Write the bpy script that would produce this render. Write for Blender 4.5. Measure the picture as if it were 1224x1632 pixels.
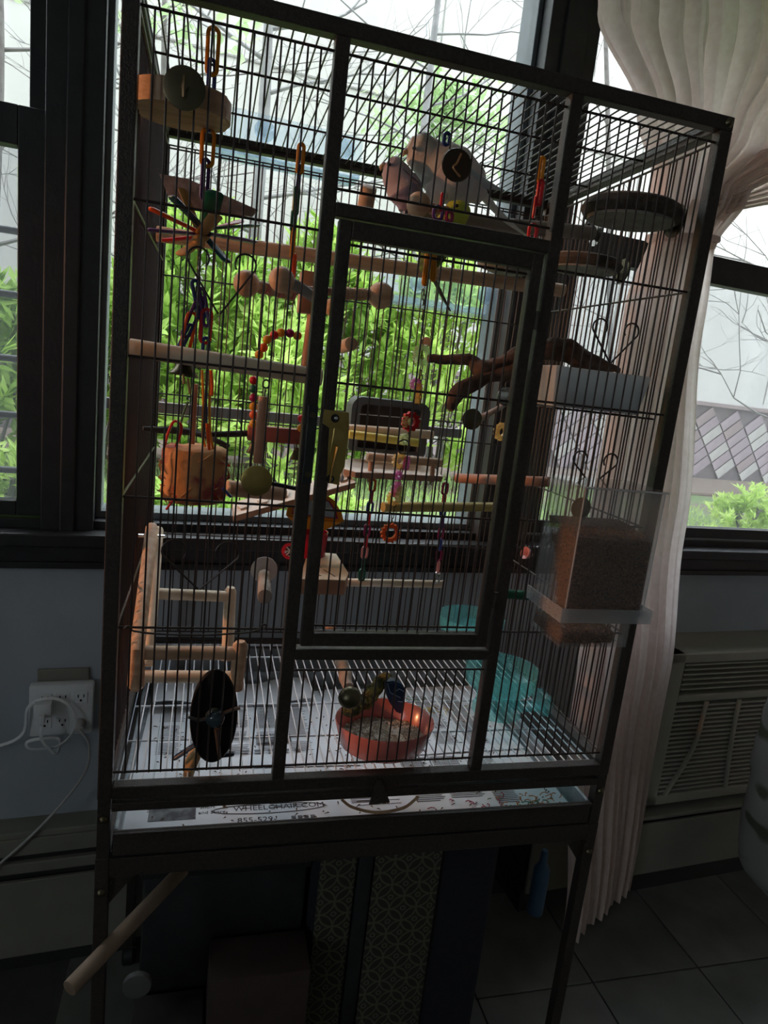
import bpy, bmesh, math, random
from mathutils import Vector, Matrix, noise
for o in list(bpy.data.objects): bpy.data.objects.remove(o)
C = bpy.context.scene.collection
scn = bpy.context.scene
rnd = random.Random(7)
PI = math.pi

# ------------------------------------------------------------------ camera
F_PX = 1068.44
PITCH, YAW, ROLL = .1934, .2687, .1123
ZC = .78                                   # height of the cage floor above the room floor
CAM = Vector((.1159, -.8695, .5983 + ZC))
_f = Vector((math.sin(YAW), math.cos(YAW), 0)); _r = Vector((math.cos(YAW), -math.sin(YAW), 0)); _u = Vector((0, 0, 1))
FWD = _f*math.cos(PITCH) - _u*math.sin(PITCH); _u2 = _u*math.cos(PITCH) + _f*math.sin(PITCH)
RT = _r*math.cos(ROLL) + _u2*math.sin(ROLL); UP = _u2*math.cos(ROLL) - _r*math.sin(ROLL)
cam = bpy.data.cameras.new('camera'); co = bpy.data.objects.new('camera', cam); C.objects.link(co)
m = Matrix((RT, UP, -FWD)).transposed().to_4x4(); m.translation = CAM; co.matrix_world = m
cam.sensor_fit = 'VERTICAL'; cam.sensor_height = 24; cam.lens = F_PX/1632*24; cam.clip_start = .02; cam.clip_end = 200
scn.camera = co

# ------------------------------------------------------------------ world, light, exposure
w = bpy.data.worlds.new('overcast_sky'); scn.world = w; w.use_nodes = True
bg = w.node_tree.nodes['Background']
bg.inputs['Color'].default_value = (.86, .93, 1, 1); bg.inputs['Strength'].default_value = 7.2
scn.view_settings.view_transform = 'Standard'; scn.view_settings.look = 'None'
scn.view_settings.exposure = 0.25; scn.view_settings.gamma = 1; scn.view_settings.use_curve_mapping = False
WA = math.radians(4.71); W0 = Vector((0, .60, 0))      # the window wall: its origin and turn
WU = Vector((math.cos(WA), math.sin(WA), 0)); WN = Vector((-math.sin(WA), math.cos(WA), 0))
WROOM = Matrix.Translation(W0) @ Matrix.Rotation(WA, 4, 'Z')
def lamp(name, kind, loc, energy, col, size=.1, target=None):
    l = bpy.data.lights.new(name, kind); l.energy = energy; l.color = col
    o = bpy.data.objects.new(name, l); o.location = loc; C.objects.link(o)
    if kind == 'AREA': l.size = size
    else: l.shadow_soft_size = size
    if target is not None: o.rotation_euler = (Vector(target)-Vector(loc)).to_track_quat('-Z', 'Y').to_euler()
    return o
wl = lamp('warm_room_lamp', 'SPOT', (-2.5, .22, 1.75), 150, (1, .42, .17), .06, (.3, .12, 1.34)); wl.data.spot_size = math.radians(27); wl.data.spot_blend = .3
for nm, u0, u1 in (('skylight_portal', -1.1, -.2), ('skylight_portal', -.1, .76), ('skylight_portal', .9, 2.4)):
    l = bpy.data.lights.new(nm, 'AREA'); l.shape = 'RECTANGLE'; l.size = u1-u0; l.size_y = 1.3; l.cycles.is_portal = True
    o = bpy.data.objects.new(nm, l); C.objects.link(o)
    o.matrix_world = WROOM @ Matrix.Translation(((u0+u1)/2, .25, 1.68)) @ Matrix.Rotation(-PI/2, 4, 'X')

l = bpy.data.lights.new('skylight_portal', 'AREA'); l.shape = 'RECTANGLE'; l.size = .95; l.size_y = .85; l.cycles.is_portal = True
o = bpy.data.objects.new('skylight_portal', l); C.objects.link(o); o.matrix_world = WROOM @ Matrix.Translation((-2.95, -2.87, 1.8)) @ Matrix.Rotation(-PI/2, 4, 'Y')  # portal for the added fill window in the left wall

# ------------------------------------------------------------------ rays through picture points, used to measure where things stand
def _ray(x, y): return (RT*(x-612) - UP*(y-816) + FWD*F_PX)
def P(x, y, Y):                            # on the plane Y of the cage
    d = _ray(x, y); return CAM + d*((Y-CAM.y)/d.y)
def R(x, y, n):                            # at n metres outward of the window wall, in wall coordinates
    d = _ray(x, y); t = ((W0-CAM).dot(WN)+n)/d.dot(WN); q = CAM+d*t-W0
    return Vector((q.dot(WU), n, q.z))
def RW(u, n, z): return W0+WU*u+WN*n+Vector((0, 0, z))
def px(n, Y, x=500, y=700):                # length of n pixels at depth Y
    return n*((P(x, y, Y)-CAM).dot(FWD))/F_PX
def S(p, Y): return p*((P(500, 700, Y)-CAM).length)/1110

# ------------------------------------------------------------------ materials
MC = {}
def mat(name, col, rough=.6, metal=0, col2=None, scale=20, bump=0, bscale=None, trans=0, alpha=1, spec=.5, stretch=None, sheen=0, coat=0, detail=3, ramp=(.35, .65)):
    if name in MC: return MC[name]
    m = bpy.data.materials.new(name); m.use_nodes = True; nt = m.node_tree; N = nt.nodes; L = nt.links
    b = N['Principled BSDF']; b.inputs['Roughness'].default_value = rough; b.inputs['Metallic'].default_value = metal
    b.inputs['Specular IOR Level'].default_value = spec; b.inputs['Alpha'].default_value = alpha
    b.inputs['Coat Weight'].default_value = coat
    col2 = col2 or tuple(c*.82 for c in col)
    tc = N.new('ShaderNodeTexCoord'); mp = N.new('ShaderNodeMapping'); L.new(tc.outputs['Object'], mp.inputs[0])
    if stretch: mp.inputs['Scale'].default_value = stretch
    nz = N.new('ShaderNodeTexNoise'); nz.inputs['Scale'].default_value = scale; nz.inputs['Detail'].default_value = detail; L.new(mp.outputs[0], nz.inputs[0])
    cr = N.new('ShaderNodeValToRGB'); cr.color_ramp.elements[0].position = ramp[0]; cr.color_ramp.elements[1].position = ramp[1]
    cr.color_ramp.elements[0].color = (*col, 1); cr.color_ramp.elements[1].color = (*col2, 1)
    L.new(nz.outputs[0], cr.inputs[0]); L.new(cr.outputs[0], b.inputs['Base Color'])
    if bump:
        bn = N.new('ShaderNodeBump'); bn.inputs['Strength'].default_value = bump; bn.inputs['Distance'].default_value = .002
        n2 = N.new('ShaderNodeTexNoise'); n2.inputs['Scale'].default_value = bscale or scale*4; L.new(mp.outputs[0], n2.inputs[0])
        L.new(n2.outputs[0], bn.inputs['Height']); L.new(bn.outputs[0], b.inputs['Normal'])
    if trans:
        tr = N.new('ShaderNodeBsdfTranslucent'); L.new(cr.outputs[0], tr.inputs[0]); mx = N.new('ShaderNodeMixShader'); mx.inputs[0].default_value = trans
        L.new(b.outputs[0], mx.inputs[1]); L.new(tr.outputs[0], mx.inputs[2]); L.new(mx.outputs[0], N['Material Output'].inputs[0])
    MC[name] = m; return m
def clear(name, tint=(1, 1, 1), body=.12, col=(.8, .8, .8), rough=.05):   # thin clear sheet: mostly see-through, a little body, sharp gloss
    if name in MC: return MC[name]
    m = bpy.data.materials.new(name); m.use_nodes = True; nt = m.node_tree; N = nt.nodes; L = nt.links
    N.remove(N['Principled BSDF'])
    t = N.new('ShaderNodeBsdfTransparent'); t.inputs[0].default_value = (*tint, 1)
    g = N.new('ShaderNodeBsdfGlossy'); g.inputs['Roughness'].default_value = rough
    d = N.new('ShaderNodeBsdfDiffuse'); nz = N.new('ShaderNodeTexNoise'); nz.inputs['Scale'].default_value = 12
    cr = N.new('ShaderNodeValToRGB'); cr.color_ramp.elements[0].color = (*col, 1); cr.color_ramp.elements[1].color = (*[c*.85 for c in col], 1)
    L.new(nz.outputs[0], cr.inputs[0]); L.new(cr.outputs[0], d.inputs[0])
    tl = N.new('ShaderNodeBsdfTranslucent'); L.new(cr.outputs[0], tl.inputs[0])
    dd = N.new('ShaderNodeMixShader'); dd.inputs[0].default_value = .5; L.new(d.outputs[0], dd.inputs[1]); L.new(tl.outputs[0], dd.inputs[2])
    fr = N.new('ShaderNodeFresnel'); ge = N.new('ShaderNodeNewGeometry'); mr = N.new('ShaderNodeMapRange')
    mr.inputs['To Min'].default_value = 1.45; mr.inputs['To Max'].default_value = 1/1.45; L.new(ge.outputs['Backfacing'], mr.inputs['Value']); L.new(mr.outputs[0], fr.inputs[0])
    a = N.new('ShaderNodeMixShader'); a.inputs[0].default_value = body; L.new(t.outputs[0], a.inputs[1]); L.new(dd.outputs[0], a.inputs[2])
    b = N.new('ShaderNodeMixShader'); L.new(fr.outputs[0], b.inputs[0]); L.new(a.outputs[0], b.inputs[1]); L.new(g.outputs[0], b.inputs[2])
    L.new(b.outputs[0], N['Material Output'].inputs[0]); MC[name] = m; return m
METAL = mat('brown_hammered_metal', (.034, .027, .023), .42, .3, (.05, .04, .033), 200, .5, 500)
WIRE = mat('dark_wire', (.040, .027, .024), .38, .4, (.06, .042, .036), 90)
ZINC = mat('bright_zinc_wire', (.75, .80, .86), .35, .3, (.6, .66, .72), 60)
TRAYM = mat('tray_metal', (.30, .33, .35), .4, .4, (.2, .23, .25), 60, .3)
BLACK = mat('black_frame_paint', (.012, .013, .014), .45, 0, (.020, .021, .022), 30, .2)
BRONZE = mat('grey_track', (.16, .18, .19), .5, .3)
WALLM = mat('grey_wall_paint', (.42, .46, .50), .8, 0, (.36, .40, .44), 5, .3, 60)
CREAM = mat('cream_enamel', (.25, .245, .20), .55, 0, (.21, .205, .17), 8)
WHITEP = mat('white_plastic', (.78, .79, .80), .4, 0, (.68, .70, .72), 15)
WOOD = mat('pale_wood', (.60, .40, .26), .6, 0, (.44, .27, .16), 14, .3, 60, stretch=(1, 6, 6))
WOODW = mat('bleached_wood', (.74, .62, .47), .6, 0, (.60, .46, .31), 20, .3, 60)
WOODR = mat('reddish_wood', (.50, .26, .16), .6, 0, (.36, .17, .10), 18, .3, 60)
BARK = mat('bark', (.13, .075, .05), .85, 0, (.055, .034, .026), 60, .9, 120)
BARKG = mat('dark_bark', (.05, .045, .042), .85, 0, (.025, .022, .02), 60, .9, 120)
GOLD = mat('brass', (.48, .36, .13), .36, 1, (.36, .26, .08), 30, .4, 60)
DULL = mat('dull_steel', (.15, .13, .08), .36, 1, (.10, .09, .06), 30)
CHROME = mat('chrome', (.6, .6, .6), .18, 1)
CONCR = mat('stone_platform', (.30, .29, .26), .9, 0, (.22, .21, .19), 40, .6)
def pl(name, c, rough=.35, trans=.0): return mat(name, c, rough, 0, tuple(x*.8 for x in c), 25, trans=trans)
YEL = pl('yellow_plastic', (.80, .36, .02), trans=.25); BLU = pl('blue_plastic', (.02, .04, .22)); RED = pl('red_plastic', (.72, .02, .03), trans=.25)
GRN = pl('green_plastic', (.01, .12, .06)); PUR = pl('purple_plastic', (.10, .02, .16)); ORG = pl('orange_plastic', (.85, .14, .02), trans=.3)
MAG = pl('magenta_plastic', (.40, .015, .10), trans=.2); PINK = pl('pink_plastic', (.72, .24, .2)); TEAL = clear('teal_clear', (.76, .97, .97), .17, (.36, .92, .92))
ACRY = clear('clear_acrylic', (.95, .95, .95), .10, (.6, .6, .6)); GLASS = clear('window_glass', (.97, .98, .98), .0, (.7, .7, .7), .02)
FEEDA = clear('clear_feeder_sheet', (.86, .93, .97), .30, (.50, .58, .66)); BEADC = clear('clear_bead', (1, .8, .4), .5, (.9, .7, .35))
BEADP = clear('clear_pink_bead', (.9, .5, .8), .5, (.7, .3, .6)); BEADW = clear('clear_green_bead', (.8, .95, .7), .5, (.7, .8, .5))

# ------------------------------------------------------------------ mesh helpers (all build in world metres)
def link(name, bm, m, parent=None, smooth=True, room=False, shade_angle=None):
    me = bpy.data.meshes.new(name)
    if room: bm.transform(WROOM)
    bmesh.ops.recalc_face_normals(bm, faces=bm.faces)
    xs = [v.co for v in bm.verts]
    lo = Vector((min(v.x for v in xs), min(v.y for v in xs), min(v.z for v in xs))); hi = Vector((max(v.x for v in xs), max(v.y for v in xs), max(v.z for v in xs)))
    org = Vector(((lo.x+hi.x)/2, (lo.y+hi.y)/2, lo.z))
    bmesh.ops.translate(bm, verts=bm.verts, vec=-org)
    for f in bm.faces: f.smooth = smooth
    if smooth:
        for e in bm.edges:
            if len(e.link_faces) == 2 and e.calc_face_angle(0) > .7: e.smooth = False
    bm.to_mesh(me); bm.free(); me.materials.append(m)
    o = bpy.data.objects.new(name, me); C.objects.link(o)
    if parent is not None:
        o.parent = parent; o.location = org - wloc(parent)
    else: o.location = org
    return o
def wloc(o):
    v = Vector(o.location)
    while o.parent: o = o.parent; v += Vector(o.location)
    return v
def tag(o, label=None, cat=None, group=None, kind=None):
    for k, v in (('label', label), ('category', cat), ('group', group), ('kind', kind)):
        if v: o[k] = v
    return o
def thing(name, loc, label, cat, group=None, kind=None):
    o = bpy.data.objects.new(name, None); o.location = Vector(loc); o.empty_display_size = .02; C.objects.link(o)
    return tag(o, label, cat, group, kind)
def B(): return bmesh.new()
def box(bm, lo, hi, bev=0):
    lo = Vector(lo); hi = Vector(hi); lo, hi = Vector([min(a, b) for a, b in zip(lo, hi)]), Vector([max(a, b) for a, b in zip(lo, hi)])
    r = bmesh.ops.create_cube(bm, size=1); vs = r['verts']
    for v in vs: v.co = Vector([lo[i]+(v.co[i]+.5)*(hi[i]-lo[i]) for i in range(3)])
    if bev: bmesh.ops.bevel(bm, geom=list({e for v in vs for e in v.link_edges}), offset=bev, segments=2, affect='EDGES', profile=.5)
    return bm
def frame(d, hint=None):
    d = d.normalized(); a = hint or (Vector((0, 0, 1)) if abs(d.z) < .9 else Vector((1, 0, 0)))
    x = a.cross(d).normalized(); return x, d.cross(x).normalized()
def tube(bm, pts, r, seg=8, cap=True, closed=False, flat=1):
    pts = [Vector(p) for p in pts]; n = len(pts); rs = r if isinstance(r, (list, tuple)) else [r]*n
    rings = []; x = None
    for i, p in enumerate(pts):
        if closed: d = pts[(i+1) % n]-pts[i-1]
        else: d = pts[min(i+1, n-1)]-pts[max(i-1, 0)]
        if d.length < 1e-9: d = Vector((0, 0, 1))
        d.normalize()
        if x is None: x, y = frame(d)
        else:
            x = (x-d*x.dot(d)); x = x.normalized() if x.length > 1e-6 else frame(d)[0]; y = d.cross(x)
        rings.append([bm.verts.new(p+(x*math.cos(a)+y*math.sin(a)*flat)*rs[i]) for a in [2*PI*k/seg for k in range(seg)]])
    for i in range(n if closed else n-1):
        a, b = rings[i], rings[(i+1) % n]
        for k in range(seg): bm.faces.new((a[k], a[(k+1) % seg], b[(k+1) % seg], b[k]))
    if cap and not closed: bm.faces.new(rings[0][::-1]); bm.faces.new(rings[-1])
    return bm
def cyl(bm, a, b, r, seg=16, r2=None, bev=0):
    a = Vector(a); b = Vector(b); r2 = r if r2 is None else r2
    if bev:
        d = (b-a).normalized()*bev; return tube(bm, [a, a+d*.3, a+d, b-d, b-d*.3, b], [r-bev, r-bev*.3, r, r2, r2-bev*.3, r2-bev], seg)
    return tube(bm, [a, b], [r, r2], seg)
def ball(bm, c, r, sub=3, sc=(1, 1, 1)):
    q = bmesh.ops.create_icosphere(bm, subdivisions=sub, radius=r)
    for v in q['verts']: v.co = Vector((v.co.x*sc[0], v.co.y*sc[1], v.co.z*sc[2]))+Vector(c)
    return bm
def lathe(bm, prof, c, seg=32, axis=None, closed=False):
    c = Vector(c); d = Vector(axis or (0, 0, 1)).normalized(); x, y = frame(d)
    rings = [[bm.verts.new(c+d*z+(x*math.cos(a)+y*math.sin(a))*max(r, 1e-5)) for a in [2*PI*k/seg for k in range(seg)]] for r, z in prof]
    for i in range(len(rings)-1):
        for k in range(seg): bm.faces.new((rings[i][k], rings[i][(k+1) % seg], rings[i+1][(k+1) % seg], rings[i+1][k]))
    bmesh.ops.remove_doubles(bm, verts=bm.verts, dist=2e-5)
    return bm
def prism(bm, outline, ext):               # outline: world points, ext: vector
    a = [bm.verts.new(Vector(p)) for p in outline]; b = [bm.verts.new(Vector(p)+Vector(ext)) for p in outline]; n = len(a)
    bm.faces.new(a); bm.faces.new(b[::-1])
    for i in range(n): bm.faces.new((a[i], b[i], b[(i+1) % n], a[(i+1) % n]))
    return bm
def bez(pts, n=8):                          # Catmull-Rom through the points
    pts = [Vector(p) for p in pts]; q = [pts[0]*2-pts[1]]+pts+[pts[-1]*2-pts[-2]]; out = []
    for i in range(1, len(q)-2):
        for k in range(n):
            t = k/n; out.append(.5*((2*q[i])+(q[i+1]-q[i-1])*t+(2*q[i-1]-5*q[i]+4*q[i+1]-q[i+2])*t*t+(3*q[i]-q[i-1]-3*q[i+1]+q[i+2])*t**3))
    return out+[pts[-1]]
def lerp(v, n=8):
    out = []
    for i in range(len(v)-1):
        for k in range(n):
            t = k/n; t = t*t*(3-2*t); out.append(v[i]+(v[i+1]-v[i])*t)
    return out+[v[-1]]
def ringlink(bm, c, h, wd, r, turn=0, tilt=None, seg=6):   # one oval chain link, long axis vertical
    c = Vector(c); pts = []; hw = wd/2-r; hh = h/2-r
    for k in range(20):
        a = 2*PI*k/20; x = math.cos(a)*hw; z = math.sin(a)*hw + (1 if math.sin(a) >= 0 else -1)*(hh-hw)
        pts.append(Vector((x*math.cos(turn), x*math.sin(turn), z)))
    if tilt: 
        M = Matrix.Rotation(tilt, 3, 'Y'); pts = [M @ p for p in pts]
    return tube(bm, [c+p for p in pts], r, seg, closed=True)

# ================================================================== ROOM
def st(name, bm, m, parent=None, room=True, smooth=False):
    o = link(name, bm, m, parent, smooth, room)
    if parent is None: o['kind'] = 'structure'
    return o
UL, UR, VB, ZH = -2.9, 2.75, -3.6, 2.55     # room extents in wall coordinates
SILL, TOPW = 1.03, 2.36
bm = B(); box(bm, (UL, 0, 0), (UR, .16, .955)); box(bm, (UL, 0, TOPW+.08), (UR, .16, ZH)); box(bm, (UL, 0, .955), (-1.28, .16, TOPW+.08)); box(bm, (2.48, 0, .955), (UR, .16, TOPW+.08))
st('wall_back', bm, WALLM)
st('wall_sky_blocker', box(B(), (-9, .165, TOPW+.2), (10, .30, 8.5)), mat('sky_blocker_paint', (.30, .27, .25), .9))  # unseen upper storeys, added to cut the sky light on the garden wall
DW = mat('room_paint', (.72, .73, .74), .9)
bm = B(); box(bm, (UL-.1, VB, 0), (UL, .16, 1.3)); box(bm, (UL-.1, VB, 2.3), (UL, .16, ZH)); box(bm, (UL-.1, VB, 1.3), (UL, -3.3, 2.3)); box(bm, (UL-.1, -2.45, 1.3), (UL, .16, 2.3))  # left wall with an opening for the added fill window
st('wall_left', bm, DW)
bm = B(); box(bm, (UL-.08, -3.3, 1.3), (UL+.01, -3.25, 2.3)); box(bm, (UL-.08, -2.5, 1.3), (UL+.01, -2.45, 2.3)); box(bm, (UL-.08, -3.25, 1.3), (UL+.01, -2.5, 1.35)); box(bm, (UL-.08, -3.25, 2.25), (UL+.01, -2.5, 2.3)); box(bm, (UL-.07, -3.25, 1.77), (UL, -2.5, 1.81))  # unseen side window, added to lift the ambient light in the room
wfill = st('window_4', bm, BLACK); link('pane', box(B(), (UL-.05, -3.25, 1.35), (UL-.046, -2.5, 2.25)), GLASS, wfill, False, True)
st('wall_right', box(B(), (UR, VB, 0), (UR+.1, .16, ZH)), DW)
st('wall_front', box(B(), (UL-.1, VB-.1, 0), (UR+.1, VB, ZH)), DW)
st('ceiling', box(B(), (UL-.1, VB-.1, ZH), (UR+.1, .16, ZH+.08)), mat('ceiling_paint', (.85, .85, .85), .9))
# floor with separate tiles
fl = st('floor', box(B(), (UL-.1, VB-.1, -.06), (UR+.1, .16, -.006)), mat('grout', (.07, .07, .062), .9))
TM = [mat('floor_tile_'+k, c, .35, 0, tuple(x*.7 for x in c), 9, .2) for k, c in (('a', (.15, .16, .14)), ('b', (.12, .125, .11)), ('c', (.18, .185, .165)))]
TS = .305; tbm = {}
p0 = RW(0, 0, 0)
for i in range(-4, 8):
    for j in range(-6, 3):
        x0 = 1.10+i*TS-.0; y0 = .31+j*TS
        if x0 < -.9 or x0 > 2.4 or y0 < -1.6 or y0+TS > .66: continue
        k = rnd.choice('abc')
        if k not in tbm:
            b = B(); box(b, (-TS/2+.002, -TS/2+.002, -.0058), (TS/2-.002, TS/2-.002, 0), .0012)
            me = bpy.data.meshes.new('tile'); b.to_mesh(me); b.free(); me.materials.append(TM['abc'.index(k)]); tbm[k] = me
        o = bpy.data.objects.new('tile', tbm[k]); C.objects.link(o); o.parent = fl; o.location = Vector((x0+TS/2, y0+TS/2, 0))-wloc(fl)
# windows
def wbox(bm, u0, u1, z0, z1, n0, n1, bev=.002): return box(bm, (u0, n0, z0), (u1, n1, z1), bev)
def window(n, u0, u1, hung, guards):
    bm = B()
    fw = .035
    wbox(bm, u0-.02, u0+fw, SILL-.09, TOPW+.08, -.012, .12); wbox(bm, u1-fw, u1+.02, SILL-.09, TOPW+.08, -.012, .12)
    wbox(bm, u0+fw, u1-fw, TOPW, TOPW+.08, -.012, .12); wbox(bm, u0+fw, u1-fw, SILL-.05, SILL-.004, 0, .12)
    wf = st('window_%d' % n, bm, BLACK)
    if hung:
        s = B(); z = 1.79
        wbox(s, u0+fw, u0+fw+.055, SILL, z, .01, .045); wbox(s, u1-fw-.047, u1-fw, SILL, z, .01, .045); wbox(s, u0+fw+.055, u1-fw-.047, SILL, SILL+.03, .01, .045); wbox(s, u0+fw+.055, u1-fw-.047, z-.068, z, .01, .045)
        s = link('lower_sash', s, BLACK, wf, False, True)
        s2 = B(); wbox(s2, u0+fw, u0+fw+.036, z-.02, TOPW, .06, .095); wbox(s2, u1-fw-.036, u1-fw, z-.02, TOPW, .06, .095); wbox(s2, u0+fw+.03, u1-fw-.03, z-.03, z+.008, .06, .095); wbox(s2, u0+fw+.03, u1-fw-.03, TOPW-.03, TOPW, .06, .095)
        link('upper_sash', s2, BLACK, wf, False, True)
        for q in ((u0+u1)/2, u1-.16, u0+.12):
            g = B(); wbox(g, q-.022, q+.022, z, z+.014, .012, .045, .003); wbox(g, q-.016, q+.005, z+.014, z+.022, .015, .035, .002); link('sash_lock', g, BLACK, wf, False, True)
        link('pane', wbox(B(), u0+fw+.05, u1-fw-.05, SILL+.028, z-.065, .024, .028, 0), GLASS, wf, False, True)
        link('pane', wbox(B(), u0+fw+.025, u1-fw-.025, z+.005, TOPW-.028, .074, .078, 0), GLASS, wf, False, True)
        link('insect_screen', wbox(B(), u0+fw+.05, u1-fw-.05, SILL+.02, z-.05, .098, .099, 0), clear('insect_screen', (.86, .86, .87), .10, (.55, .56, .60), .6), wf, False, True)
    else:
        t = B(); wbox(t, u0+fw, u0+fw+.012, SILL, TOPW, .03, .11); wbox(t, u1-fw-.012, u1-fw, SILL, TOPW, .03, .11); wbox(t, u0+fw, u1-fw, SILL-.004, SILL+.012, .03, .11)
        link('track', t, BRONZE, wf, False, True)
        link('pane', wbox(B(), u0+fw+.01, u1-fw-.01, SILL, TOPW, .06, .064, 0), GLASS, wf, False, True)
    for z in guards:
        link('guard_bar', cyl(B(), (u0+.01, .125, z), (u1-.01, .125, z), .0085, 10), BLACK, wf, True, True)
    return wf
window(1, -1.26, -.165, True, [])
window(2, -.137, .822, False, [])
window(3, .88, 2.46, True, [])
# window guard bars outside the left pane and the wide rail outside the middle one
w1 = bpy.data.objects['window_1']; w2 = bpy.data.objects['window_2']
for y in (367, 469, 571, 661, 749):
    a = R(17, y, .16); link('guard_bar', cyl(B(), (-1.24, .16, a.z), (-.14, .16, a.z), .0075, 10), BLACK, w1, True, True)
a = R(243, 648, .13); link('guard_rail', wbox(B(), -.10, .77, a.z-.012, a.z+.012, .12, .135), mat('guard_rail_paint', (.16, .13, .12), .5), w2, False, True)
# mullion posts and sill
st('trim_1', wbox(B(), -.165, -.137, .955, TOPW+.08, -.02, .14, .003), BLACK)
st('trim_2', wbox(B(), .822, .88, .955, TOPW+.08, -.02, .14, .003), BLACK)
bm = B(); wbox(bm, -1.3, 2.5, SILL-.05, SILL-.022, -.05, .02, .004); wbox(bm, -1.3, 2.5, .94, SILL-.05, -.028, -.001, .003); wbox(bm, -1.3, 2.5, .932, .946, -.036, -.001, .002)
st('trim_3', bm, BLACK)
bm = B(); wbox(bm, -1.3, 2.5, TOPW+.08, TOPW+.14, -.03, 0, .003); st('trim_4', bm, BLACK)

# baseboard heater on the left
h = thing('baseboard_heater', RW(-.9, -.03, 0), 'long low cream metal baseboard heater under the wall outlet', 'heater')
bm = B(); wbox(bm, -2.7, .62, .045, .235, -.062, -.052, .002); link('front_cover', bm, CREAM, h, False, True)
bm = B(); wbox(bm, -2.7, .62, .335, .35, -.055, 0, .003); wbox(bm, -2.7, .62, .295, .335, -.058, -.050, .002); link('top_cap', bm, CREAM, h, False, True)
bm = B(); wbox(bm, -2.7, .62, .252, .278, -.06, -.045, .003); link('damper', bm, CREAM, h, False, True)
bm = B(); wbox(bm, -2.7, .62, .0, .33, -.045, -.001, 0); link('back_plate', bm, mat('heater_inside', (.03, .03, .028), .8), h, False, True)
h = thing('radiator_cover', RW(1.8, -.1, 0), 'plain low radiator cover below the air conditioner', 'radiator cover')
link('front_cover', wbox(B(), 1.0, 2.7, .07, .235, -.16, -.15, .003), CREAM, h, False, True)
link('top_cap', wbox(B(), 1.0, 2.7, .25, .262, -.165, -.001, .003), CREAM, h, False, True)
link('back_plate', wbox(B(), 1.0, 2.7, 0, .25, -.14, -.001, 0), mat('heater_inside', (.03, .03, .028), .8), h, False, True)

# outlet adapter, charger, cables
a = R(60, 1065, 0); b = R(142, 1120, 0)
op = thing('outlet_cover', RW((a.x+b.x)/2, 0, b.z), 'beige wall plate sticking out above the six-way adapter', 'wall plate')
link('plate', wbox(B(), a.x, b.x, b.z-.06, a.z, -.008, -.0005, .003), CREAM, op, False, True)
a = R(46, 1092, -.03); b = R(148, 1168, -.03)
pw = thing('outlet_adapter', RW((a.x+b.x)/2, -.02, b.z), 'white six-way plug adapter on the wall left of the cage', 'power adapter')
link('body', wbox(B(), a.x, b.x, b.z, a.z, -.035, -.009, .007), WHITEP, pw, True, True)
HOLE = mat('socket_dark', (.01, .01, .01), .8)
for cx, cy in ((.25, .74), (.52, .74), (.80, .74), (.25, .28), (.52, .28)):
    u = a.x+(b.x-a.x)*cx; z = b.z+(a.z-b.z)*cy
    s = link('socket', wbox(B(), u-.0135, u+.0135, z-.013, z+.013, -.0362, -.034, .0015), WHITEP, pw, False, True)
    for du in (-.0055, .0055): link('slot', wbox(B(), u+du-.001, u+du+.001, z+.001, z+.007, -.0372, -.0355, 0), HOLE, s, False, True)
    link('slot', cyl(B(), (u, -.0372, z-.006), (u, -.0355, z-.006), .0024, 10), HOLE, s, True, True)
u = a.x+(b.x-a.x)*.24; z = b.z+(a.z-b.z)*.62
ch = thing('usb_charger', RW(u, -.05, z-.018), 'small white cube charger plugged into the adapter', 'charger')
link('body', wbox(B(), u-.017, u+.017, z-.014, z+.018, -.066, -.0375, .004), WHITEP, ch, True, True)
link('plug', wbox(B(), u-.006, u+.006, z-.022, z-.002, -.078, -.0665, .002), WHITEP, ch, True, True)
cb = [(u, -.074, z-.024), (u, -.076, z-.05), (u+.01, -.07, z-.075), (u+.028, -.06, z-.10), (u+.032, -.055, z-.07), (u-.0, -.06, z-.062), (u-.028, -.06, z-.068), (u-.02, -.06, z-.085), (u+.03, -.06, z-.082), (u+.06, -.055, z-.05), (u+.058, -.05, z-.01), (u+.03, -.048, z+.018), (u-.005, -.05, z+.022), (u-.03, -.045, z-.0), (u-.04, -.04, z-.06), (u-.09, -.04, z-.085), (u-.2, -.04, z-.10)]
tag(link('charging_cable', tube(B(), bez(cb, 6), .0016, 6, flat=2.2), WHITEP, None, True, True), 'thin white cable looping below the cube charger', 'cable')
pg = B(); u2 = a.x+(b.x-a.x)*.8; z2 = b.z+(a.z-b.z)*.25
cyl(pg, (u2, -.036, z2), (u2, -.058, z2-.004), .012, 14, .009); 
cord = bez([(u2, -.058, z2-.004), (u2+.02, -.062, z2-.04), (u2+.012, -.055, z2-.11), (u2-.05, -.06, z2-.2), (u2-.14, -.07, z2-.29), (u2-.24, -.08, z2-.36), (u2-.5, -.09, z2-.40)], 6)
tube(pg, cord, .003, 8)
tag(link('power_cord', pg, pl('cord_white', (.45, .44, .42)), None, True, True), 'thicker white power cord falling left from the adapter', 'cable')

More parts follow.
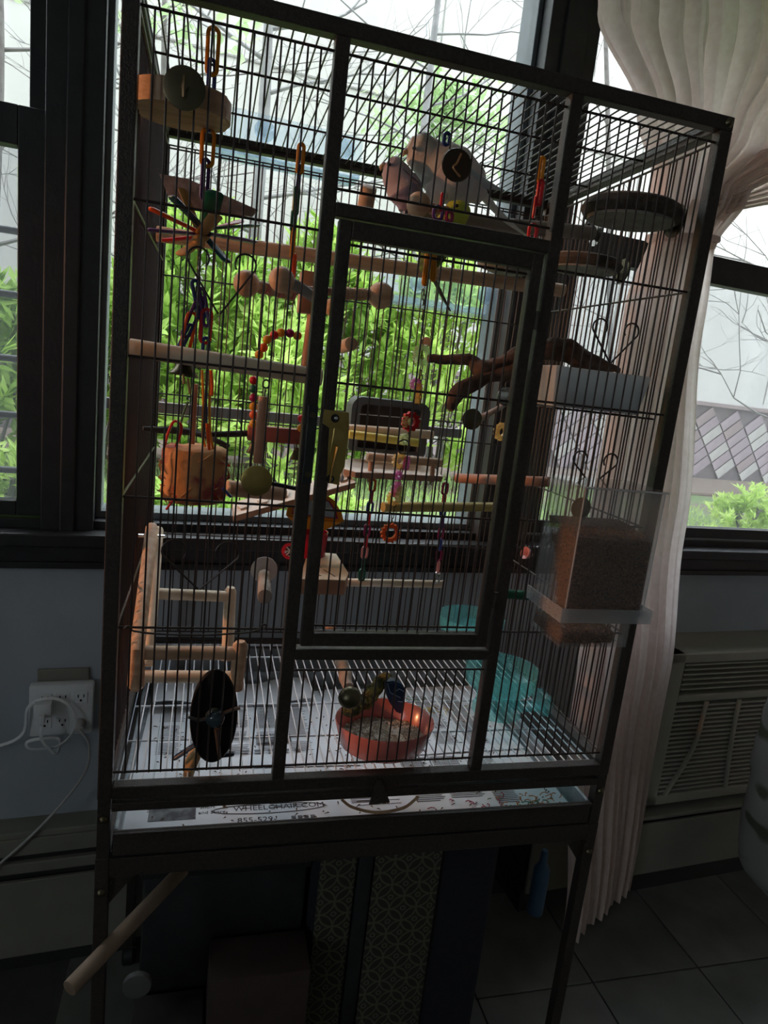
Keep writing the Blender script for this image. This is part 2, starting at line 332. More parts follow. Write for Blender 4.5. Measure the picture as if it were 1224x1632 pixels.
# air conditioner
ac = thing('air_conditioner', RW(1.65, -.08, .30), 'beige through-wall air conditioner with louvred front', 'air conditioner')
AU0, AU1, AZ0, AZ1 = 1.345, 1.98, .285, .745
ACM = mat('beige_plastic', (.36, .35, .29), .5, 0, (.31, .30, .25), 6)
bm = B(); wbox(bm, AU0, AU1, AZ0, AZ0+.03, -.15, -.0, .004); wbox(bm, AU0, AU1, AZ1-.028, AZ1, -.15, 0, .004); wbox(bm, AU0, AU0+.05, AZ0, AZ1, -.15, 0, .004); wbox(bm, AU1-.05, AU1, AZ0, AZ1, -.15, 0, .004)
wbox(bm, AU0+.05, AU1-.05, .60, .622, -.15, -.1, .004); link('housing', bm, ACM, ac, False, True)
link('inner_back', wbox(B(), AU0+.05, AU1-.05, AZ0+.03, AZ1-.028, -.095, -.01, 0), HOLE, ac, False, True)
for k in range(6):
    z = .636+k*.0145; link('slat', wbox(B(), AU0+.055, AU1-.055, z, z+.005, -.148, -.12, .001), ACM, ac, False, True)
for k in range(20):
    z = .322+k*.0137; link('slat', wbox(B(), AU0+.052, AU1-.052, z, z+.0065, -.146, -.12, .001), ACM, ac, False, True)
for u, du in ((1.50, -.05), (1.62, .015)):
    link('rib', tube(B(), bez([(u+du*1.6, -.150, .315), (u+du*.3, -.152, .46), (u, -.150, .60)], 5), .0065, 6), ACM, ac, True, True)

# ---------------------------------------------------------------- curtain
def cloth(rows, folds, nu=150, amp=.018, ph=0):     # rows: (z, u0, u1, n0, n1, amplitude)
    bm = B(); G = []
    nz = 46; zs = [r[0] for r in rows]
    for j in range(nz+1):
        z = zs[0]+(zs[-1]-zs[0])*j/nz
        for k in range(len(rows)-1):
            if rows[k][0] >= z >= rows[k+1][0]: break
        t = (rows[k][0]-z)/(rows[k][0]-rows[k+1][0]+1e-9); t2 = t*t*(3-2*t)
        q = [rows[k][i]+(rows[k+1][i]-rows[k][i])*t2 for i in range(1, 6)]
        row = []
        for i in range(nu+1):
            s = i/nu; a = 2*PI*folds*s+ph+.7*math.sin(9*s+1)+.25*math.sin(z*4+s*20)
            u = q[0]+(q[1]-q[0])*(s+.012*math.sin(a*1.0+1.2)); n = q[2]+(q[3]-q[2])*s+q[4]*(math.sin(a)+.35*math.sin(2.3*a+z))
            row.append(bm.verts.new((u, n, z)))
        G.append(row)
    for j in range(nz):
        for i in range(nu): bm.faces.new((G[j][i], G[j][i+1], G[j+1][i+1], G[j+1][i]))
    return bm
CUR = mat('sheer_beige_curtain', (.86, .77, .73), .8, 0, (.80, .70, .65), 60, .2, 300, trans=.66)
cur = thing('curtain', RW(1.2, -.2, .04), 'sheer beige pink curtain gathered and tied right of the cage', 'curtain')
bm = cloth([(2.40, .62, 1.75, -.17, -.20, .028), (2.15, .80, 1.60, -.18, -.20, .027), (1.98, .93, 1.38, -.19, -.20, .024), (1.86, .985, 1.22, -.20, -.20, .020), (1.74, 1.0, 1.16, -.21, -.20, .016)], 13)
link('swag', bm, CUR, cur, True, True)
bm = cloth([(1.755, 1.0, 1.16, -.21, -.20, .016), (1.6, .955, 1.18, -.22, -.19, .018), (1.1, .925, 1.255, -.26, -.18, .02), (.7, .95, 1.30, -.29, -.18, .022), (.06, 1.04, 1.33, -.30, -.17, .024)], 9)
link('drop', bm, CUR, cur, True, True)
lathe_b = B(); tube(lathe_b, [RW(1.08+.088*math.cos(a), -.205+.026*math.sin(a), 1.75+.012*math.cos(a)) for a in [2*PI*k/24 for k in range(24)]], .009, 6, closed=True)
link('tieback', lathe_b, CUR, cur)
CUR2 = cloth([(2.40, 1.70, 2.3, -.17, -.18, .025), (2.2, 1.6, 2.25, -.19, -.2, .025), (2.02, 1.32, 1.9, -.20, -.2, .02), (1.93, 1.18, 1.45, -.2, -.2, .016), (1.80, 1.06, 1.17, -.205, -.205, .012)], 7)
link('swag', CUR2, CUR, cur, True, True)
# floral cloth at the lower right
FL = mat('white_floral_cloth', (.30, .30, .29), .8, 0, (.09, .11, .07), 9, .2, 60, ramp=(.52, .58), detail=1)
bm = B(); prof = []
pts = [R(1235, 1085, -.3), R(1232, 1150, -.3), R(1226, 1230, -.3), R(1222, 1310, -.3), R(1222, 1380, -.3), R(1228, 1418, -.3)]
pts = bez(pts, 5); rr = lerp([.012, .03, .055, .075, .078, .03], 5)
tube(bm, pts, rr, 24, flat=.7)
for v in bm.verts: v.co += Vector((noise.noise(v.co*14), noise.noise(v.co*14+Vector((5, 0, 0))), 0))*.012
tag(link('floral_cloth', bm, FL, None, True, True), 'white cloth with green flowers hanging at right edge beside the air conditioner', 'cloth')
# ================================================================== GARDEN (wall coordinates, n outward)
GZ = .60
GR = mat('lawn_soil', (.11, .17, .06), .95, 0, (.14, .12, .09), 1.6, .4, 30, ramp=(.45, .6))
tag(link('ground', box(B(), (-14, .17, GZ-.1), (16, 14, GZ)), GR, None, False, True), kind='structure')
NW = 4.9
CONC = mat('pale_concrete', (.50, .50, .465), .9, 0, (.43, .43, .40), 1.2, .2, 8, stretch=(2.5, 1, .5))
tag(link('garden_wall', box(B(), (-12, NW+.1, GZ), (14, NW+.4, 5.9)), CONC, None, False, True), 'tall pale concrete wall closing the garden', 'wall')
gw = bpy.data.objects['garden_wall']
for u in (-9.6, -7.2, -4.8, -2.4, 0, 2.4, 4.8, 7.2, 9.6):
    link('joint', box(B(), (u, NW+.094, 1.6), (u+.012, NW+.102, 5.85)), mat('joint_grey', (.25, .25, .23), .9), gw, False, True)  # thin darker grey strips for the concrete joints
link('joint', box(B(), (-12, NW+.09, 3.9), (14, NW+.102, 3.915)), MC['joint_grey'], gw, False, True)
# low facing of diagonal pavers at the foot of the wall
PV = [mat('paver_'+k, c, .9, 0, tuple(x*.8 for x in c), 12, .3) for k, c in (('mauve', (.28, .23, .245)), ('brown', (.25, .20, .195)), ('pale', (.37, .36, .33)))]
pv = thing('paver_facing', RW(2, NW, GZ), 'low facing of diagonal mauve pavers along the foot of the concrete wall', 'pavers')
link('bed', box(B(), (-6, NW+.03, GZ), (10, NW+.098, 1.50)), mat('paver_joint', (.13, .11, .11), .9), pv, False, True)
th = math.radians(38); L_, H_ = .30, .125; pm = []
for m_ in PV:
    b = B(); box(b, (-L_/2+.008, -.02, -H_/2+.007), (L_/2-.008, .0, H_/2-.007), .004); me = bpy.data.meshes.new('paver'); b.to_mesh(me); b.free(); me.materials.append(m_); pm.append(me)
cnt = 0
for j in range(-45, 50):
    for i in range(-5, 40):
        a_ = i*L_; b_ = j*H_
        u = a_*math.cos(th)-b_*math.sin(th); z = a_*math.sin(th)+b_*math.cos(th)+GZ
        if u < 1.6 or u > 8.0 or z < GZ+.11 or z > 1.42: continue
        cnt += 1
        if cnt > 300: break
        k = 2 if (i+2*j) % 7 == 0 or (j % 4 == 0 and i % 2 == 0) else (1 if (i*3+j*5) % 4 == 0 else 0)
        o = bpy.data.objects.new('paver', pm[k]); C.objects.link(o); o.parent = pv
        q = RW(u, NW+.03-.006*rnd.random(), z); o.location = q-Vector(pv.location); o.rotation_euler = (0, -th, WA)
        o.rotation_euler = (Matrix.Rotation(WA, 3, 'Z') @ Matrix.Rotation(-th, 3, 'Y')).to_euler()
link('coping', box(B(), (-6, NW+.0, 1.50), (10, NW+.10, 1.545)), PV[1], pv, False, True)
tag(link('mulch_bed', box(B(), (-12, 3.7, GZ), (14, NW+.02, GZ+.035), .01), mat('mulch', (.13, .095, .075), .95, 0, (.18, .14, .11), 14, .8, 60), None, False, True), kind='structure')

def leaf(V, Fc, c, d, n, l, wd, fold=.25):
    s = d.cross(n).normalized(); k = len(V)
    V += [c, c+d*l*.45+s*wd-n*fold*wd*0, c+d*l, c+d*l*.45-s*wd, c+d*l*.5-n*wd*fold]
    Fc += [(k, k+1, k+4), (k+1, k+2, k+4), (k+2, k+3, k+4), (k+3, k, k+4)]
def foliage(name, V, Fc, m, parent):
    me = bpy.data.meshes.new(name); org = wloc(parent); me.from_pydata([v-org for v in V], [], Fc); me.materials.append(m)
    o = bpy.data.objects.new(name, me); C.objects.link(o); o.parent = parent; o['kind'] = 'stuff'; return o
def leafmat(n, c, c2): return mat(n, c, .55, 0, c2, 1.8, 0, None, .45, detail=5)
LG = leafmat('fresh_green_leaf', (.50, .68, .17), (.27, .46, .08)); LG2 = leafmat('hazed_green_leaf', (.50, .66, .36), (.40, .56, .27)); LG3 = leafmat('yellow_green_leaf', (.60, .76, .24), (.38, .56, .11))  # the second leaf green is paled to stand in for haze
STEM = mat('grey_branch', (.18, .17, .16), .9, 0, (.12, .11, .105), 20, .4)
def shrub(label, u, n, z0, wd, dp, ht, count, l, mm, seed, top=1.0, nstem=9, grp=None):
    r = random.Random(seed); t = thing('shrub', RW(u, n, z0), label, 'shrub', grp)
    V, Fc = [], []; sb = B()
    for k in range(nstem):
        a = r.random()*2*PI; rr = r.random()*.9; e = Vector((u+wd*rr*math.cos(a), n+dp*rr*math.sin(a), z0+ht*(.55+.4*r.random())))
        p0 = Vector((u+wd*.2*math.cos(a), n+dp*.2*math.sin(a), z0)); mid = (p0+e)/2+Vector((r.uniform(-.1, .1), r.uniform(-.05, .05), .1))
        tube(sb, [WROOM @ p for p in bez([p0, mid, e], 3)], lerp([.012, .009, .003], 3), 5)
    link('stem', sb, STEM, t)
    nb = max(count//22, 1)
    for b in range(nb):
        a = r.random()*2*PI; q = math.sqrt(r.random()); h = r.random()**.8
        lim = (1-(max(0, h-.45)/.55)**2*.75)*top
        c = Vector((u+wd*q*lim*math.cos(a), n+dp*q*lim*math.sin(a), z0+ht*(.08+.92*h*(1-.18*q))+.08*noise.noise(Vector((a, q, h))*3)))
        dr = Vector((math.cos(a)*.6+r.uniform(-.5, .5), math.sin(a)*.4+r.uniform(-.4, .4), .5+r.uniform(-.3, .6))).normalized()
        for k in range(22):
            tt = k/22; p = c+dr*tt*l*1.9
            d = (dr*.7+Vector((r.uniform(-1, 1), r.uniform(-1, 1), r.uniform(-.8, .8)))*.9).normalized(); nn = Vector((r.uniform(-.5, .5), r.uniform(-1, 0), 1)).normalized()
            leaf(V, Fc, WROOM @ p, WROOM.to_3x3() @ d, WROOM.to_3x3() @ nn, l*r.uniform(.7, 1.25), l*.17)
    foliage('foliage', V, Fc, mm, t); return t
def at(x, y, n): q = R(x, y, n); return q.x, q.z
for lab, x, yt, n, wpx, cnt, l, mm, sd in (
    ('large leafy green shrub behind the left part of the middle pane', 330, 335, 3.2, 105, 4200, .13, LG, 1),
    ('large leafy green shrub behind the middle of the middle pane', 520, 385, 3.5, 120, 4600, .13, LG, 2),
    ('large leafy green shrub behind the right part of the middle pane', 715, 405, 3.4, 110, 4200, .12, LG3, 3),
    ('leafy green shrub seen through the screen of the left window', -30, 470, 3.0, 75, 2400, .13, LG, 4),
    ('smaller green shrub low between the two big shrubs', 440, 520, 2.9, 90, 2400, .12, LG3, 5),
    ('leafy green shrub hidden partly by the left mullion', 150, 440, 3.4, 95, 2600, .13, LG, 16)):
    u, zt = at(x, yt, n); sc = (n+1.6)/F_PX
    shrub(lab, u, n, GZ, wpx*sc, wpx*sc*.55, zt-GZ, cnt, l, mm, sd)
for lab, x, yt, n, wpx, cnt, l, mm, sd in (
    ('low bright shrub just outside the right window', 1195, 795, 1.9, 75, 1500, .06, LG3, 6),
    ('low bright plant just outside the bottom of the left window', 12, 738, 1.8, 40, 700, .06, LG3, 8),
    ('low green seedling clump at the bottom of the middle pane', 300, 800, 1.8, 85, 1300, .06, LG, 7),
    ('low green clump at the bottom of the middle pane left of the centre', 470, 790, 1.9, 95, 1500, .06, LG3, 17)):
    u, zt = at(x, yt, n); sc = (n+1.6)/F_PX
    shrub(lab, u, n, GZ, wpx*sc, wpx*sc*.5, max(zt-GZ, .12), cnt, l, mm, sd, nstem=4)
# lawn blades
V, Fc = [], []
gt = thing('lawn', RW(1, 2.4, GZ), 'short green grass growing between window and mulch bed', 'grass', kind='stuff')
for k in range(9000):
    u = rnd.uniform(-2.6, 4.5); n = rnd.uniform(1.2, 3.75); c = WROOM @ Vector((u, n, GZ)); a = rnd.random()*PI; hh = rnd.uniform(.03, .08); s = Vector((math.cos(a), math.sin(a), 0))*.006
    b = len(V); V += [c-s, c+s, c+Vector((rnd.uniform(-.03, .03), rnd.uniform(-.03, .03), hh))]; Fc.append((b, b+1, b+2))
foliage('blades', V, Fc, leafmat('grass_blade', (.36, .54, .15), (.46, .58, .25)), gt)
# bare trees
def tree(label, base, top, r0, seed, nb, m=STEM, leaves=None, spread=1.0, grp=None, blen=.8, lo=.15):
    r = random.Random(seed); t = thing('bare_tree', RW(*base), label, 'tree', grp)
    base = Vector(base); top = Vector(top); ctrl = [base, base.lerp(top, .35)+Vector((r.uniform(-.05, .05), 0, 0)), base.lerp(top, .7)+Vector((r.uniform(-.06, .06), 0, 0)), top]
    tr = bez(ctrl, 5); link('trunk', tube(B(), [WROOM @ p for p in tr], lerp([r0, r0*.85, r0*.7, r0*.45], 5), 9), m, t)
    bb = B(); tips = []
    def br(p, d, l, rad, dep):
        pts = [p]; q = p.copy(); dd = d.copy()
        for k in range(4):
            dd = (dd+Vector((r.uniform(-.28, .28), r.uniform(-.2, .2), r.uniform(-.18, .22)))).normalized(); q = q+dd*l/4; pts.append(q.copy())
        tube(bb, [WROOM @ a for a in pts], [rad*(1-.16*i) for i in range(5)], 4, cap=False)
        tips.append((q, dd))
        if dep > 0:
            for k in range(3 if dep > 1 else 2):
                i = r.randint(1, 4); d2 = (dd+Vector((r.uniform(-1, 1), r.uniform(-.5, .5), r.uniform(-.5, .8)))).normalized()
                br(pts[i], d2, l*r.uniform(.45, .75), rad*.55, dep-1)
    for k in range(nb):
        f = lo+(1-lo)*k/nb; p = tr[min(int(f*len(tr)), len(tr)-1)]
        s = 1 if k % 2 else -1; d = Vector((s*spread, r.uniform(-.4, .1), r.uniform(.1, .7))).normalized()
        br(p, d, blen*r.uniform(.7, 1.2), r0*.26, 3)
    link('branches', bb, m, t)
    if leaves:
        V, Fc = [], []
        for q, dd in tips:
            if q.z < leaves[3]: continue
            for k in range(leaves[1]):
                d = Vector((r.uniform(-1, 1), r.uniform(-1, 1), r.uniform(-1, 1))).normalized(); p = q+Vector((r.uniform(-1, 1), r.uniform(-1, 1), r.uniform(-1, 1)))*.12
                leaf(V, Fc, WROOM @ p, d, Vector((0, -.3, 1)).normalized(), leaves[2], leaves[2]*.3)
        foliage('foliage', V, Fc, leaves[0], t)
    return t
def G(x, y, n): q = R(x, y, n); return (q.x, q.y, q.z)
def gb(x, y, n): q = R(x, y, n); return (q.x, q.y, GZ)
PG = mat('pale_tree_bark', (.26, .26, .26), .9, 0, (.20, .20, .20), 12, .3)
tree('bare grey tree with thick pale trunk behind the upper left of the cage', gb(400, 600, 3.9), G(432, -60, 3.9), .062, 3, 11, PG, None, 1.2, blen=1.1)
tree('bare slender grey tree seen above the middle of the cage', gb(640, 600, 3.75), G(712, -120, 3.75), .04, 9, 12, PG, None, 1.2, blen=1.1)
tree('bare twiggy tree at the left window with a few green leaves', gb(-30, 600, 3.2), G(-4, -160, 3.2), .045, 5, 10, STEM, (LG2, 3, .10, 3.3), 1.0, blen=.9)
tree('bare twiggy tree seen through the right window', gb(1330, 600, 3.6), G(1290, -100, 3.6), .05, 11, 12, STEM, None, 1.3, blen=1.6)
tree('thin bare tree mostly hidden behind the curtain', gb(1010, 600, 3.85), G(960, -100, 3.85), .03, 12, 10, STEM, None, 1.2, blen=1.2)
tree('thin bare tree behind the upper left corner of the cage', gb(240, 600, 3.85), G(262, -100, 3.85), .03, 14, 11, STEM, (LG2, 3, .09, 4.6), 1.2, blen=.9)
# green crown, haze put into its pale leaf colour
u, zt = at(700, 110, 4.2); u, zb = at(700, 265, 4.2)
t = thing('leafy_tree', RW(u+.1, 4.2, GZ), 'young tree with hazy pale green crown behind the top middle of the cage', 'tree')
link('trunk', tube(B(), [WROOM @ Vector((u+.05, 4.2, GZ)), WROOM @ Vector((u, 4.2, zb)), WROOM @ Vector((u, 4.2, zt-.1))], [.025, .02, .006], 7), PG, t)
V, Fc = [], []; r = random.Random(4)
for k in range(2600):
    a = r.random()*2*PI; b = r.random()*PI; q = r.random()**.4
    p = Vector((u+.72*q*math.sin(b)*math.cos(a), 4.2+.35*q*math.sin(b)*math.sin(a), (zt+zb)/2+.48*q*math.cos(b)))
    if noise.noise(p*3.2) < -.02: continue
    leaf(V, Fc, WROOM @ p, Vector((r.uniform(-1, 1), r.uniform(-1, 1), r.uniform(-1, .4))).normalized(), Vector((0, -.5, 1)).normalized(), .09, .024)
foliage('foliage', V, Fc, LG2, t)
# clear window feeders fixed on the outer glass
def wfeeder(label, x0, x1, yt, yb, dn=.09, cups=((.5, .3),)):
    a = R((x0+x1)/2-(x1-x0)/2, yt, .09); b = R(x1, yb, .09); c = R(x0, (yt+yb)/2, .09)
    u0, u1 = c.x, b.x; z1 = R((x0+x1)/2, yt, .09).z; z0 = R((x0+x1)/2, yb, .09).z
    t = thing('window_feeder', RW((u0+u1)/2, .12, z0), label, 'bird feeder')
    link('back_panel', box(B(), (u0, .088, z0), (u1, .091, z1)), clear('feeder_back', (.93, .97, 1), .12, (.5, .58, .66)), t, False, True)
    tr = B(); box(tr, (u0, .092, z0), (u1, .092+dn, z0+.003)); box(tr, (u0, .089+dn, z0+.003), (u1, .092+dn, z0+.024)); box(tr, (u0, .092, z0+.003), (u0+.003, .088+dn, z0+.03)); box(tr, (u1-.003, .092, z0+.003), (u1, .088+dn, z0+.03))
    link('tray', tr, FEEDA, t, False, True)
    for fx, fz in cups:
        q = (u0+(u1-u0)*fx, z0+(z1-z0)*fz); 
        bm = B(); lathe(bm, [(.001, 0), (.006, .001), (.009, .006), (.019, .018), (.022, .023), (.019, .021), (.001, .012)], (q[0], .0875, q[1]), 20, (0, -1, 0)); link('suction_cup', bm, FEEDA, t, True, True)
wfeeder('clear window feeder stuck on the glass behind the upper left of the cage', 345, 575, 192, 262, .07, ((.30, .55), (.86, .55)))
wfeeder('clear window feeder stuck on the glass behind the cage door', 605, 806, 440, 492, .07, ((.25, .6), (.78, .6)))

# ================================================================== CAGE
W_, H_c, D_, T = .79, 1.003, .5265, .0185
def c3(x, y, z): return Vector((x, y, z+ZC))
cage = thing('bird_cage', c3(W_/2, D_/2, -ZC), 'tall dark brown metal flight cage on legs in front of the window', 'bird cage')
def cpart(name, bm, m=METAL, parent=cage, smooth=False): return link(name, bm, m, parent, smooth)
def cb(bm, x0, y0, z0, x1, y1, z1, bev=.0015): return box(bm, (x0, y0, z0+ZC), (x1, y1, z1+ZC), bev)
LEG = -ZC
for x, y in ((0, 0), (W_-T, 0), (0, D_-T), (W_-T, D_-T)):
    cpart('corner_post', cb(B(), x, y, 0, x+T, y+T, H_c-T))
    cpart('leg', cb(B(), x, y, LEG+.05, x+T, y+T, -.091))
    bm = B(); lathe(bm, [(.001, -.013), (.018, -.013), (.022, -.009), (.022, .009), (.018, .013), (.001, .013)], (x+T/2, y+T/2, .0225), 20, (1, 0, 0)); cpart('caster', bm, BLACK, cage, True)
    bm = B(); box(bm, (x+T/2-.015, y+T/2-.006, .044), (x+T/2+.015, y+T/2+.006, .05)); cpart('caster_plate', bm, METAL)
for x in (.234, .542): cpart('front_post', cb(B(), x, 0, .0185, x+.0175, T, H_c-T))
bm = B(); cb(bm, 0, 0, H_c-T, W_, T, H_c); cpart('top_rail', bm); bm = B(); cb(bm, 0, D_-T, H_c-T, W_, D_, H_c); cpart('top_rail', bm)
for x in (0, W_-T): cpart('top_rail', cb(B(), x, T, H_c-T, x+T, D_-T, H_c))
cpart('bottom_rail', cb(B(), T, 0, 0, W_-T, T, T)); cpart('bottom_rail', cb(B(), T, D_-T, 0, W_-T, D_, T))
for x in (0, W_-T): cpart('bottom_rail', cb(B(), x, T, 0, x+T, D_-T, T))
cpart('tray_rail', cb(B(), T, 0, -.019, W_-T, .012, -.006)); 
for x, y in ((0, 0), (W_-T, 0), (0, D_-T), (W_-T, D_-T)): cpart('joint_sleeve', cb(B(), x+.001, y+.001, -.0912, x+T-.001, y+T-.001, .001, 0))
cpart('middle_rail', cb(B(), .2515, 0, .788, .542, T, .8045)); cpart('middle_rail', cb(B(), .2515, 0, .2035, .542, T, .219))
# stand rails
for y in (0, D_-.02): cpart('stand_rail', cb(B(), T, y, -.122, W_-T, y+.02, -.092))
for x in (0, W_-T): cpart('stand_rail', cb(B(), x, T, -.122, x+T, D_-T, -.092))
for x, y, z in ((.009, -.001, -.03), (.781, -.001, -.03), (.009, -.001, -.145), (.781, -.001, -.145), (.781, -.001, .994)):
    bm = B(); lathe(bm, [(.001, .004), (.004, .003), (.006, .0), (.001, 0)], c3(x, y, z), 12, (0, -1, 0)); cpart('bolt', bm, DULL, cage, True)
bm = B(); prism(bm, [c3(.77, .008, -.122), c3(.77, .008, -.17), c3(.735, .008, -.122)], (0, .003, 0)); cpart('gusset', bm)
bm = B(); prism(bm, [c3(.0195, .008, -.122), c3(.0195, .008, -.17), c3(.055, .008, -.122)], (0, .003, 0)); cpart('gusset', bm)
# wires: one unit rod, copied and scaled
def rodmesh(m, seg=7):
    bm = B(); tube(bm, [Vector((0, 0, 0)), Vector((0, 0, 1))], 1, seg)
    me = bpy.data.meshes.new('rod'); bm.to_mesh(me); bm.free(); me.materials.append(m)
    for p in me.polygons: p.use_smooth = True
    return me
RODM = rodmesh(WIRE); RODZ = rodmesh(ZINC)
def rod(name, a, b, r, parent=cage, me=None):
    a = Vector(a); b = Vector(b); d = b-a; o = bpy.data.objects.new(name, me or RODM); C.objects.link(o); o.parent = parent
    o.location = a-wloc(parent); o.rotation_euler = d.to_track_quat('Z', 'Y').to_euler(); o.scale = (r, r, d.length); return o
WR = .00125
def vwires(x0, x1, n, y, z0, z1, parent=cage):
    for k in range(1, n): x = x0+(x1-x0)*k/n; rod('wire', c3(x, y, z0), c3(x, y, z1), WR, parent)
ZW = (.036, .246, .42, .593, .77, .970)
YF = .006
vwires(T, .234, 14, YF, .036, .970); vwires(.5595, .7715, 14, YF, .036, .970)
vwires(.2515, .542, 19, YF, .821, .970); vwires(.2515, .542, 19, YF, .036, .185)
for z in ZW:
    rod('cross_wire', c3(T-.001, YF+.003, z), c3(.235, YF+.003, z), .0017); rod('cross_wire', c3(.558, YF+.003, z), c3(.7725, YF+.003, z), .0017)
for z in (.036, .185, .821, .970): rod('cross_wire', c3(.2505, YF+.003, z), c3(.543, YF+.003, z), .0017)
# side and back and top panels
for x in (.0135, W_-.0135):
    s = cpart('side_panel', (lambda b: (tube(b, [c3(x, T+.001, .035), c3(x, D_-T-.001, .035), c3(x, D_-T-.001, .971), c3(x, T+.001, .971)], .0022, 5, closed=True), b)[1])(B()))
    for k in range(1, 32): y = T+(D_-2*T)*k/32; rod('wire', c3(x, y, .036), c3(x, y, .97), WR, s)
    for z in ZW: rod('cross_wire', c3(x+(.003 if x < .4 else -.003), T, z), c3(x+(.003 if x < .4 else -.003), D_-T, z), .0017, s)
s = cpart('back_panel', (lambda b: (tube(b, [c3(T+.001, D_-.0095, .035), c3(W_-T-.001, D_-.0095, .035), c3(W_-T-.001, D_-.0095, .971), c3(T+.001, D_-.0095, .971)], .0022, 5, closed=True), b)[1])(B()))
for k in range(1, 49): x = T+(W_-2*T)*k/49; rod('wire', c3(x, D_-.0095, .036), c3(x, D_-.0095, .97), WR, s)
for z in (.036, .246, .485, .525, .745, .965): rod('cross_wire', c3(T, D_-.0125, z), c3(W_-T, D_-.0125, z), .0015, s)
s = cpart('top_panel', (lambda b: (tube(b, [c3(T+.001, T+.001, H_c-.0095), c3(W_-T-.001, T+.001, H_c-.0095), c3(W_-T-.001, D_-T-.001, H_c-.0095), c3(T+.001, D_-T-.001, H_c-.0095)], .0022, 5, closed=True), b)[1])(B()))
for k in range(1, 49): x = T+(W_-2*T)*k/49; rod('wire', c3(x, T, H_c-.0095), c3(x, D_-T, H_c-.0095), WR, s)
for y in (.18, .35): rod('cross_wire', c3(T, y, H_c-.0125), c3(W_-T, y, H_c-.0125), .0017, s)
# grate of bright wire
s = cpart('grate', (lambda b: (tube(b, [c3(.024, .024, .012), c3(.766, .024, .012), c3(.766, .5, .012), c3(.024, .5, .012)], .0022, 6, closed=True), b)[1])(B()), ZINC, cage, True)
for k in range(1, 48): x = .024+.742*k/48; rod('wire', c3(x, .024, .014), c3(x, .50, .014), .0012, s, RODZ)
for y in (.13, .24, .44): rod('cross_wire', c3(.024, y, .0108), c3(.766, y, .0108), .0016, s, RODZ)
# heart scrolls of wire on the front
def heart(cx, cz, wd, ht, y=-.0025):
    r_ = wd*.155; L2 = []
    for sgn in (-1, 1):
        c = Vector((sgn*(wd/2-r_), 0, ht-r_))
        L2.append([c+Vector((sgn*math.cos(a)*r_, 0, math.sin(a)*r_)) for a in [math.radians(215-k*20) for k in range(13)]]+[Vector((sgn*.001, 0, 0))])
    bm = tube(B(), [c3(cx, y, cz)+p for p in L2[0]], .0013, 6); return tube(bm, [c3(cx, y, cz)+p for p in L2[1][::-1]], .0013, 6)
for x, y, wd, ht in ((349, 501, 100, 92), (317, 938, 122, 82), (971, 578, 92, 72), (941, 772, 92, 60)):
    q = P(x, y, 0); cpart('heart_scroll', heart(q.x, q.z-ZC, S(wd, 0), S(ht, 0)), WIRE, cage, True)
# loop latch along the lower cross wire of the left panel
q = [P(198, 1000, 0), P(204, 996, 0), P(210, 1000, 0), P(215, 1004, 0), P(260, 1009, 0), P(330, 1010, 0), P(395, 1006, 0), P(413, 1001, 0), P(418, 994, 0), P(424, 995, 0), P(420, 1002, 0)]
cpart('wire_handle', tube(B(), [p+Vector((0, -.004, 0)) for p in bez(q, 4)], .0013, 6), WIRE, cage, True)
# door
dm = B(); cb(dm, .257, -.004, .226, .2735, .012, .785); cb(dm, .519, -.004, .226, .535, .012, .785); cb(dm, .2735, -.004, .764, .519, .012, .785); cb(dm, .2735, -.004, .226, .519, .012, .246)
door = cpart('door', dm)
for k in range(1, 16): x = .2735+.2455*k/16; rod('wire', c3(x, .006, .246), c3(x, .006, .764), WR, door)
for z in (.252, .418, .588, .759): rod('cross_wire', c3(.2735, .0095, z), c3(.519, .0095, z), .0017, door)
for z in (.30, .70):
    cyl_b = B(); cyl(cyl_b, c3(.5385, -.002, z-.012), c3(.5385, -.002, z+.012), .0035, 10); link('hinge', cyl_b, METAL, door)
# lock
lk = B(); cb(lk, .2715, -.0065, .462, .291, -.004, .552, .0008)
prof = [(.2705, .458), (.288, .456), (.287, .470), (.2925, .480), (.2935, .52), (.293, .536), (.291, .552), (.2585, .553), (.258, .535), (.2685, .53), (.2695, .48)]
lk2 = B(); prism(lk2, [c3(a, -.0095, b) for a, b in prof], (0, .0035, 0)); bmesh.ops.bevel(lk2, geom=[e for e in lk2.edges], offset=.0007, segments=1, affect='EDGES')
lk.free(); lock = cpart('lock_plate', lk2, GOLD)
bm = B(); prism(bm, [c3(a, -.0135, b) for a, b in ((.2725, .532), (.284, .528), (.289, .518), (.2895, .485), (.286, .474), (.2745, .476), (.2715, .50))], (0, .0038, 0)); bmesh.ops.bevel(bm, geom=[e for e in bm.edges], offset=.0015, segments=2, affect='EDGES'); link('lock_boss', bm, GOLD, lock)
bm = B(); tube(bm, [c3(.2735, -.0165, .460), c3(.2745, -.0175, .48), c3(.277, -.0175, .498), c3(.2785, -.0165, .507)], [.0028, .0026, .0045, .0062], 10, flat=.5); link('lock_lever', bm, GOLD, lock)
for x, z in ((.2735, .543), (.2745, .4635)):
    bm = B(); cyl(bm, c3(x, -.0098, z), c3(x, -.0112, z), .0055, 14); link('screw_recess', bm, HOLE, lock)
    bm = B(); ball(bm, c3(x+.001, -.0112, z), .003, 2, (1, .5, 1)); link('screw', bm, CHROME, lock)
bm = B(); cb(bm, .2385, -.0055, .455, .2515, -.0002, .556, .001); plate = cpart('strike_plate', bm, BLACK)
for z in (.467, .544): bm = B(); cyl(bm, c3(.245, -.0058, z), c3(.245, -.0075, z), .004, 14); link('screw', bm, DULL, plate)
